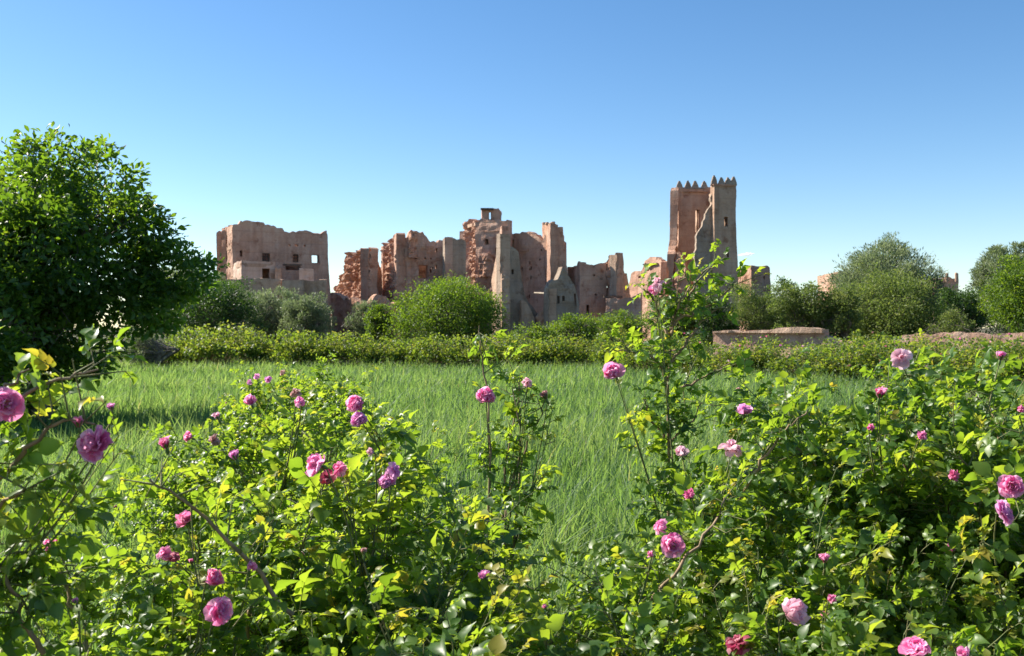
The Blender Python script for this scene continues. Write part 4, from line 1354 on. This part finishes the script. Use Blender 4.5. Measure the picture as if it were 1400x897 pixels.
    Lf = .92 * leafL * rng.uniform(.55, 1.2, k) * (1 - .35 * (order > .85))
    shade = np.clip(rng.normal(.42, .14, len(SP)), .05, .9)
    rnd = np.clip(shade[si] + .28 * order ** 2 + rng.normal(0, .08, k), 0, .93)
    rnd = np.where(rng.random(k) < .008, 1.0, rnd)
    ok = (Pl[:, 2] > .12)
    for (Q, sz, kind, tint, fv) in bl:
        v = Pl + Dl * (Lf * .5)[:, None] - Q
        view = norm(np.array([0, 0, CAMZ]) - loc - Q)
        for ax, ln in ((fv, .16), (norm(fv + view), .2)):
            tq = np.clip(v @ ax, 0, ln)
            dist = np.linalg.norm(v - tq[:, None] * ax, axis=1)
            ok &= dist > (sz * .5 + .018)
    compound(fb, tw, Pl[ok], Dl[ok], Nl[ok], Lf[ok], rnd[ok], rng, near)
    put('canes', cb.mesh('canes', M['cane']), root)
    put('twigs', tw.mesh('twigs', M['twig']), root)
    put('foliage', fb.mesh('foliage', M['rose_leaf']), root)
    for (Q, sz, kind, tint, fv) in bl:
        put_bloom(root, Q + loc, kind, fv, sz, tint, rng)
    # a few more small buds at shoot tips
    tips = SP[rng.choice(m, min(auto, m), replace=False), -1] if auto else []
    for tpt in tips:
        put_bloom(root, tpt + loc, 'bud' if rng.random() < .7 else 'wilt', norm(UP + rng.normal(0, .4, 3)), rng.uniform(.013, .018), ['hot', 'pink', 'dry'][int(rng.integers(3))], rng)
    return root


G = None
# right-hand mass
rose_bush('large rose bush right of centre, its leafy crown highest at the right', (WX(1235, 3.3), 3.35), .74, .6, 1.50, 24, 13, 201, .088,
          [(1233, 488, 2.85, 27, 'wilt', 'pale', 'cam'), (1203, 540, 2.7, 13, 'bud', 'hot', 'sky'), (1302, 750, 2.5, 13, 'bud', 'pink', 'left'), (1303, 650, 2.6, 14, 'bud', 'hot', 'cam'),
           (1260, 596, 2.6, 12, 'bud', 'pink', 'cam'), (1190, 585, 2.6, 10, 'bud', 'hot', 'cam')], auto=6)
rose_bush('rose bush at the right edge with a pink bloom touching a mauve one', (WX(1400, 2.75), 2.9), .60, .55, 1.45, 20, 12, 202, .09,
          [(1383, 665, 2.25, 38, 'open', 'pink', 'cam'), (1374, 700, 2.22, 38, 'open', 'mauve', 'right'), (1368, 487, 2.8, 13, 'bud', 'pink', 'sky'), (1395, 560, 2.4, 11, 'bud', 'hot', 'cam')], auto=4)
rose_bush('rose bush filling the bottom right corner, bright pink bloom at the bottom edge', (WX(1265, 2.1), 2.2), .46, .42, 1.05, 15, 11, 203, .082,
          [(1251, 884, 1.85, 46, 'open', 'pink', 'up'), (1136, 818, 2.0, 12, 'bud', 'hot', 'cam'), (1318, 893, 1.9, 18, 'wilt', 'pink', 'cam'), (1078, 838, 1.9, 38, 'cup', 'pale', 'right')], auto=3)
rose_bush('rose bush with a pale wilting bloom on top and a bare brown cane', (WX(1035, 2.75), 2.8), .50, .46, 1.18, 18, 12, 204, .082,
          [(1000, 607, 2.7, 30, 'wilt', 'pale', 'sky'), (932, 622, 2.65, 19, 'cup', 'pale', 'up'), (943, 677, 2.5, 13, 'bud', 'hot', 'cam'), (1127, 765, 2.35, 13, 'bud', 'pink', 'up'),
           (1017, 564, 2.8, 19, 'cup', 'mauve', 'sky'), (920, 745, 2.3, 36, 'open', 'pink', 'cam'), (898, 720, 2.35, 22, 'wilt', 'pink', 'left')],
          extra=[[W(880, 840, 2.35), W(905, 800, 2.32), W(950, 755, 2.3), W(985, 700, 2.3), W(990, 680, 2.32)], [W(1010, 690, 2.7), W(1040, 625, 2.65), W(1075, 590, 2.6), W(1105, 560, 2.6)]], auto=4)
rose_bush('low rose bush at the bottom with a dark red bloom deep inside', (WX(985, 2.0), 2.05), .42, .36, 0.98, 14, 11, 205, .078,
          [(1008, 874, 1.95, 34, 'wilt', 'red', 'up'), (890, 757, 2.1, 9, 'bud', 'hot', 'cam')], auto=2)
rose_bush('low yellow green rose bush at the bottom centre before the gap of grass', (WX(770, 2.35), 2.4), .46, .40, 0.90, 16, 12, 206, .070,
          [(662, 787, 2.1, 18, 'cup', 'mauve', 'up'), (745, 830, 2.0, 7, 'bud', 'pink', 'up')], auto=2)
rose_bush('rose bush in the bottom centre with large dark leaves', (WX(560, 1.85), 1.95), .42, .36, 1.0, 15, 13, 207, .088, [(497, 756, 1.75, 8, 'bud', 'dry', 'sky')], auto=1)
# centre left
rose_bush('rose bush left of centre carrying a tall pair of stacked pink blooms on its crown', (WX(450, 2.5), 2.6), .50, .46, 1.27, 18, 11, 208, .088,
          [(487, 553, 2.3, 25, 'cup', 'pink', 'cam'), (491, 574, 2.28, 26, 'cup', 'mauve', 'cam'), (435, 636, 2.15, 32, 'cup', 'pink', 'left'), (463, 641, 2.2, 20, 'wilt', 'hot', 'cam'), (448, 655, 2.2, 22, 'wilt', 'red', 'down'),
           (540, 642, 2.2, 22, 'wilt', 'mauve', 'right'), (530, 660, 2.2, 24, 'cup', 'mauve', 'cam'), (508, 618, 2.2, 11, 'bud', 'pale', 'cam'), (403, 534, 2.5, 17, 'wilt', 'dry', 'sky'), (408, 548, 2.45, 14, 'wilt', 'pink', 'cam'), (321, 624, 2.4, 13, 'bud', 'mauve', 'up')], auto=4)
rose_bush('rose bush at the lower left with three small pink blooms and a long brown cane', (WX(300, 2.1), 2.2), .44, .40, 1.06, 15, 11, 209, .080,
          [(253, 711, 1.95, 25, 'cup', 'hot', 'up'), (223, 756, 1.95, 20, 'wilt', 'pink', 'cam'), (241, 761, 1.95, 14, 'wilt', 'red', 'right'), (290, 792, 1.85, 28, 'cup', 'hot', 'right'), (301, 834, 1.8, 37, 'open', 'pink', 'right'), (345, 770, 1.9, 15, 'bud', 'pink', 'down')],
          extra=[[W(400, 840, 1.95), W(345, 770, 1.92), W(290, 715, 1.9), W(235, 672, 1.88), W(205, 655, 1.85)]], auto=2)
rose_bush('rose bush in the bottom left corner, mostly leaves, under a small pink bloom', (WX(130, 1.75), 1.85), .42, .36, 0.95, 14, 10, 210, .078,
          [(69, 743, 1.95, 27, 'open', 'pink', 'cam'), (103, 822, 1.7, 9, 'bud', 'mauve', 'up')],
          extra=[[W(60, 893, 1.7), W(30, 850, 1.68), W(5, 780, 1.66), W(-20, 730, 1.66)], [W(120, 890, 1.9), W(95, 820, 1.95), W(75, 765, 1.96)]])
rose_bush('tall rose reaching in from the left edge, two large pink blooms on arching stems', (WX(-230, 1.7), 1.75), .22, .24, 1.0, 6, 3, 211, .082,
          [(8, 552, 1.55, 52, 'open', 'pink', 'right'), (130, 607, 1.62, 53, 'open', 'pink', 'cam'), (107, 580, 1.64, 13, 'bud', 'hot', 'up'), (152, 557, 1.65, 10, 'bud', 'mauve', 'up')],
          extra=[[W(-60, 760, 1.7), W(-30, 620, 1.62), W(20, 540, 1.6), W(80, 520, 1.6), W(135, 505, 1.62)], [W(-40, 700, 1.7), W(20, 630, 1.65), W(75, 570, 1.62), W(130, 580, 1.64)],
                 [W(-50, 640, 1.7), W(0, 530, 1.6), W(40, 505, 1.6)], [W(-60, 800, 1.7), W(0, 690, 1.62), W(50, 665, 1.62)]], low=.5, extra_n=5)
# uprights in the middle
rose_bush('slender upright rose in the middle, one round pink bloom halfway up its stem', (WX(672, 3.1), 3.1), .14, .14, 0.8, 4, 6, 212, .075,
          [(664, 541, 3.0, 28, 'cup', 'pink', 'cam'), (745, 542, 3.1, 11, 'bud', 'dry', 'up'), (720, 520, 3.1, 13, 'wilt', 'pale', 'sky')],
          extra=[[np.array([WX(668, 3.1), 3.1, .05]), W(668, 700, 3.1), W(670, 560, 3.1), W(658, 480, 3.1), W(655, 445, 3.1)],
                 [np.array([WX(680, 3.1), 3.1, .1]), W(690, 640, 3.15), W(705, 560, 3.15), W(715, 515, 3.15)], [np.array([WX(680, 3.1), 3.1, .1]), W(705, 650, 3.15), W(730, 590, 3.15), W(745, 548, 3.12)],
                 [np.array([WX(672, 3.1), 3.1, .1]), W(690, 680, 3.1), W(715, 620, 3.1), W(700, 530, 3.1)]], low=.5)
rose_bush('small leafy rose bush at the foot of the slender upright rose', (WX(625, 2.9), 3.0), .27, .25, 0.85, 9, 9, 213, .072, [], auto=2)
rose_bush('tall upright rose rising before the battlemented tower, branching into a leafy top', (WX(915, 3.2), 3.2), .16, .16, 0.8, 4, 5, 214, .075,
          [(838, 509, 3.0, 28, 'cup', 'pink', 'cam'), (899, 385, 3.1, 20, 'wilt', 'pale', 'sky'), (893, 395, 3.12, 14, 'wilt', 'hot', 'cam')],
          extra=[[np.array([WX(915, 3.2), 3.2, .05]), W(914, 640, 3.2), W(912, 540, 3.2), W(915, 470, 3.2), W(925, 400, 3.2), W(930, 362, 3.2)],
                 [W(913, 520, 3.2), W(895, 490, 3.15), W(870, 480, 3.1), W(838, 478, 3.05)], [W(914, 500, 3.2), W(935, 470, 3.2), W(960, 440, 3.2), W(985, 415, 3.22)],
                 [W(915, 470, 3.2), W(905, 430, 3.2), W(890, 405, 3.18), W(880, 395, 3.15)], [W(918, 450, 3.2), W(945, 400, 3.22), W(965, 372, 3.22), W(975, 358, 3.22)],
                 [W(914, 540, 3.2), W(945, 525, 3.25), W(975, 510, 3.25), W(1000, 495, 3.25)], [W(914, 600, 3.2), W(890, 575, 3.2), W(880, 545, 3.15)], [W(915, 610, 3.2), W(940, 580, 3.2), W(960, 550, 3.2)],
                 [W(920, 440, 3.2), W(960, 425, 3.2), W(990, 400, 3.2), W(1005, 385, 3.2)], [W(916, 460, 3.2), W(925, 420, 3.15), W(940, 395, 3.15), W(955, 385, 3.15)]], low=.45, extra_n=6)
# receding row at mid left
rose_bush('rose bush behind the left centre ones, single round pink bloom on its left shoulder', (WX(385, 4.6), 4.7), .55, .5, 1.2, 15, 10, 215, .085,
          [(343, 551, 4.3, 18, 'cup', 'pink', 'up'), (260, 598, 4.2, 17, 'cup', 'hot', 'left'), (291, 601, 4.2, 15, 'wilt', 'dry', 'cam'), (297, 570, 4.4, 11, 'bud', 'pale', 'up'), (226, 609, 4.2, 14, 'bud', 'hot', 'up')], near=False, auto=4)
rose_bush('low rose bush at the left by the shaded grass, dull green', (WX(280, 4.6), 4.7), .42, .4, 1.0, 14, 11, 216, .08, [], near=False, auto=3)
rose_bush('dark rose bush with faded mauve flowers out in the grass left of centre', (WX(375, 7.2), 7.3), .55, .55, 1.24, 16, 12, 217, .09,
          [(350, 513, 6.9, 9, 'wilt', 'mauve', 'up'), (366, 518, 6.8, 9, 'wilt', 'mauve', 'cam'), (385, 508, 6.9, 8, 'wilt', 'dry', 'up'), (340, 522, 6.9, 7, 'wilt', 'mauve', 'cam')], near=False, auto=5)
rose_bush('rose bush just behind the faded mauve one in the grass', (WX(430, 8.6), 8.8), .6, .55, 1.22, 15, 12, 218, .09, [], near=False, auto=4)
rose_bush('rose bush right of the stacked pink blooms at the edge of the grass', (WX(515, 3.9), 4.0), .32, .3, 1.05, 9, 9, 219, .08, [], near=False, auto=3)


# far rose rows
def far_bush_mesh(seed, r, h):
    rng = np.random.default_rng(seed)
    fb, tb = Buf(), Buf()
    nc = 85
    an = rng.uniform(0, 6.28, nc); rr = np.sqrt(rng.uniform(0, 1, nc))
    C = np.stack([np.cos(an) * rr * r, np.sin(an) * rr * r, h * (.25 + .68 * rng.uniform(.2, 1, nc) ** .5 * (1 - .5 * rr ** 2) * rng.uniform(.82, 1.1, nc))], -1)
    ns = 26
    C[:ns, 2] = np.maximum(C[:ns, 2], h * .8) + rng.uniform(0, .28, ns) * h
    C[ns:, 2] *= .92
    idx = np.repeat(np.arange(nc), np.where(np.arange(nc) < ns, 16, 48))
    g = rng.normal(size=(len(idx), 3)) * [.09, .09, .09]
    P = C[idx] + g
    ok = P[:, 2] > .03
    P, g, idx = P[ok], g[ok], idx[ok]
    n = len(P)
    rnd = np.clip(.45 + rng.normal(0, .14, nc)[idx] + rng.normal(0, .15, n) + g[:, 2] * 1.2, 0, 1)
    scatter(fb, BROAD[0] * [1.3, 1, 1], BROAD[1], P, rng.normal(size=(n, 3)) + [0, 0, .4], rng.normal(size=(n, 3)) * .8 + [0, 0, .8], .085 * rng.uniform(.6, 1.3, n), rnd)
    A = C * [.2, .2, 0] + [0, 0, -.05]
    tubes(tb, bez(A, C * [.5, .5, .7], C, 5), np.linspace(.012, .003, 5)[None] * np.ones((nc, 1)), 4)
    return fb.mesh('foliage', M['row_leaf']), tb.mesh('canes', M['cane']), C


far_protos = [far_bush_mesh(300 + i, [.95, .85, 1.05, .8][i], [1.4, 1.25, 1.3, 1.15][i]) for i in range(4)]
rr_ = np.random.default_rng(77)


def far_bush(px, Y, top, label, k, flowers, group, wide=1.0):
    fm, cm, C = far_protos[k]
    hh = [1.4, 1.25, 1.3, 1.15][k]
    root = empty('rose_bush', (WX(px, Y), Y, 0), label, 'rose bush', group)
    top = top + rr_.uniform(-5, 6)
    s = WZ(top, Y) / hh * .9
    wide = wide * rr_.uniform(.82, 1.08); Y = Y + rr_.uniform(-.7, .7)
    root.location.y = Y
    root.scale = (wide, wide, s)
    root.rotation_euler = (0, 0, rr_.uniform(0, 6.28))
    put('foliage', fm, root); put('canes', cm, root)
    for i in range(flowers):
        c = C[int(rr_.integers(len(C)))]
        o = put('bloom', BLOOM['cup'][i % 3], root)
        d = norm(np.array([c[0], c[1], .4]))
        o.location = c + d * .16 + [0, 0, .05]
        o.scale = (1.3, 1.3, 1.3 / s)
        o.rotation_euler = (rr_.uniform(-.6, .6), rr_.uniform(-.6, .6), 0)
        o.color = (*TINT[['pink', 'pale', 'mauve', 'dry', 'hot'][int(rr_.integers(5))]], 1)


gl = 'rose bushes in the far row along the end of the field'
row = [
 (222, 37, 462, 'far row rose bush at the left end, beside the pale grey green shrub', 3, 0, 1.0),
 (262, 37, 452, 'far row rose bush in front of the dark bushy tree, tall and pale', 1, 0, 1.1),
 (296, 36, 446, 'tallest bush of the far row, a yellow green mound left of the silvery shrubs', 0, 0, 1.3),
 (334, 37, 456, 'far row rose bush just right of the tallest mound', 2, 0, 1.0),
 (372, 37, 460, 'far row rose bush in front of the left silvery shrub', 3, 0, 1.1),
 (404, 36, 456, 'far row rose bush between the two silvery shrubs', 1, 0, 1.1),
 (444, 37, 459, 'far row rose bush in front of the gap right of the left house', 2, 0, 1.1),
 (482, 37, 461, 'far row rose bush in front of the small silvery shrub', 0, 0, 1.0),
 (520, 36.5, 459, 'far row rose bush in front of the small lime green tree', 3, 0, 1.2),
 (560, 37, 462, 'far row rose bush below the left side of the round tree', 1, 0, 1.0),
 (598, 37, 461, 'far row rose bush below the middle of the round tree', 2, 0, 1.1),
 (640, 36.5, 464, 'far row rose bush below the right side of the round tree', 0, 0, 1.0),
 (682, 37, 464, 'far row rose bush below the grey pointed wall fragment', 1, 0, 1.1),
 (722, 36.5, 464, 'far row rose bush below the gap between grey fragment and gable ruin', 3, 0, 1.1),
 (762, 37, 463, 'far row rose bush below the gable shaped ruin', 2, 0, 1.1),
 (803, 36, 462, 'far row rose bush below the plain square house', 0, 0, 1.1),
 (845, 35, 461, 'far row rose bush below the eroded tower with holes', 1, 1, 1.1),
]
for (px, Y, top, lb, k, fl, wd) in row: far_bush(px, Y, top, lb, k, fl, gl, wd)
gr = 'flowering rose bushes in the row along the garden wall'
places = ['behind the top of the tall upright rose', 'just right of the tall upright rose', 'at the left end of the garden wall coping', 'before the middle of the garden wall coping',
          'before the right part of the garden wall coping', 'where the coping of the garden wall ends', 'before the broken gap in the garden wall', 'below the tall silvery tree', 'below the dark shaded tree', 'toward the right edge', 'at the right edge of the picture']
for i, pl in enumerate(places):
    t = i / 10
    px = 880 + t * 530; Y = 33 - 10 * t
    far_bush(px, Y, 470 + 3 * math.sin(i * 1.7) - 2 * t, 'rose bush with small pink flowers ' + pl, i % 4, 6, gr, .95 + .2 * ((i * 7) % 3) / 2)
for i, (px, Y, top, pl) in enumerate(((935, 36.5, 462, 'behind the stem of the tall upright rose'), (1145, 31, 464, 'behind the others below the end of the coping'), (1205, 31, 462, 'behind the others, close to the wall gap'),
                                      (1262, 30, 461, 'behind the others below the silvery tree'), (1325, 29, 461, 'behind the others near the right edge wall'), (1385, 28, 461, 'in the back at the right edge'))):
    far_bush(px, Y, top, 'second row rose bush ' + pl, (i + 1) % 4, 4, 'rose bushes of the second row at the right', 1.1)


# ------------------------------------------------------------------ grass field (uncountable: one object)
def build_grass():
    rng = np.random.default_rng(9)
    b = Buf()
    def right_limit(Y):      # the flowering row bounds the field at the right
        return np.interp(Y, [0, 20, 22.5, 27, 32, 38], [30, 30, 13.0, 9.2, 6.4, 6.0])
    def zone(y0, y1, dens, wid, segs, hmul=1.0):
        hw = lambda y: .62 * y + 1.2
        area = (y1 - y0) * 2 * hw((y0 + y1) / 2)
        n = int(area * dens)
        Y = rng.uniform(y0, y1, n)
        X = rng.uniform(-1, 1, n) * hw(y1)
        ok = (np.abs(X) < hw(Y)) & (X < right_limit(Y))
        X, Y = X[ok], Y[ok]; n = len(X)
        pn = vnoise(np.stack([X * .5, Y * .5, X * 0], -1), 1)
        p2 = vnoise(np.stack([X * 2.1, Y * 2.1, X * 0], -1), 2)
        H = (.48 + .10 * pn + .09 * p2) * rng.uniform(.5, 1.15, n) * hmul
        az = rng.uniform(0, 6.28, n)
        bend = rng.uniform(.03, .85, n) ** 1.5 * H
        wind = np.array([.12, -.05])
        lx = np.cos(az) * bend + wind[0] * H * .35; ly = np.sin(az) * bend + wind[1] * H * .35
        fa = rng.uniform(0, math.pi, n)
        wx, wy = np.cos(fa) * wid, np.sin(fa) * wid
        wscale = rng.uniform(.6, 1.3, n)
        ts = np.linspace(0, 1, segs + 1)
        V = np.zeros((n, (segs + 1) * 2, 3))
        droop = rng.uniform(-.05, .6, n) ** 1.0
        for i, t in enumerate(ts):
            cx = X + lx * t ** 2; cy = Y + ly * t ** 2
            cz = H * (t - droop * t ** 3.2) 
            ww = wscale * (1 - t ** 2.2) * .5 + .02
            V[:, 2 * i] = np.stack([cx - wx * ww, cy - wy * ww, cz], -1)
            V[:, 2 * i + 1] = np.stack([cx + wx * ww, cy + wy * ww, cz], -1)
        q = np.array([[2 * i, 2 * i + 1, 2 * i + 3, 2 * i + 2] for i in range(segs)])
        k = (segs + 1) * 2
        f = (q[None] + (np.arange(n) * k)[:, None, None]).reshape(-1, 4)
        rnd = np.clip(.45 + .25 * pn + .12 * p2 + rng.normal(0, .2, n), 0, .9)
        rnd = np.where(rng.random(n) < .012, 1, rnd)
        b.add(V.reshape(-1, 3), [f], np.repeat(rnd, k))
    zone(1.3, 4, 2300, .011, 5)
    zone(4, 8, 1600, .012, 4)
    zone(8, 14, 900, .015, 3)
    zone(14, 22, 400, .024, 2)
    zone(22, 37.5, 230, .032, 2, .92)
    o = put('grass', b.mesh('grass', M['wheat']))
    tag(o, 'green knee high cereal grass filling the field', 'grass', kind='stuff')


build_grass()


def build_weeds():
    """rough undergrowth at the field's end, along the wall and under the trees"""
    rng = np.random.default_rng(19)
    b = Buf()
    def patch(n_cl, xf, yf, hmax, size, per):
        X = rng.uniform(*xf, n_cl); Y = rng.uniform(*yf, n_cl)
        h = hmax * rng.uniform(.3, 1, n_cl)
        idx = np.repeat(np.arange(n_cl), per); n = len(idx)
        P = np.stack([X[idx] + rng.normal(0, .22, n), Y[idx] + rng.normal(0, .22, n), np.abs(rng.normal(.5, .3, n)) * h[idx] * .8 + .02], -1)
        rnd = np.clip(.4 + rng.normal(0, .15, n_cl)[idx] + rng.normal(0, .15, n), 0, 1)
        scatter(b, BROAD[0], BROAD[1], P, rng.normal(size=(n, 3)) + [0, 0, .9], rng.normal(size=(n, 3)) * .8 + [0, 0, .6], size * rng.uniform(.6, 1.3, n), rnd)
    patch(1500, (-22, 24), (38, 60), 1.0, .11, 26)
    patch(700, (7, 24), (23, 38), .75, .08, 26)
    patch(300, (8, 24), (31, 37), 1.5, .09, 40)
    patch(160, (-16, 8), (37.5, 40), 1.3, .09, 34)
    patch(650, (-17, 7), (33.6, 37), .62, .07, 20)
    patch(260, (-13, -2), (30.5, 34), .5, .06, 16)
    patch(900, (-45, 50), (60, 80), 1.6, .2, 22)
    for i in range(11):
        t = i / 10
        patch(26, (WX(860 + t * 560, 33 - 10 * t) - .8, WX(860 + t * 560, 33 - 10 * t) + .8), (31.4 - 10 * t, 32.6 - 10 * t), .6, .06, 26)
    o = put('undergrowth', b.mesh('undergrowth', M['weed']))
    tag(o, 'rough weeds and low growth beyond the rose rows', 'undergrowth', kind='stuff')


build_weeds()
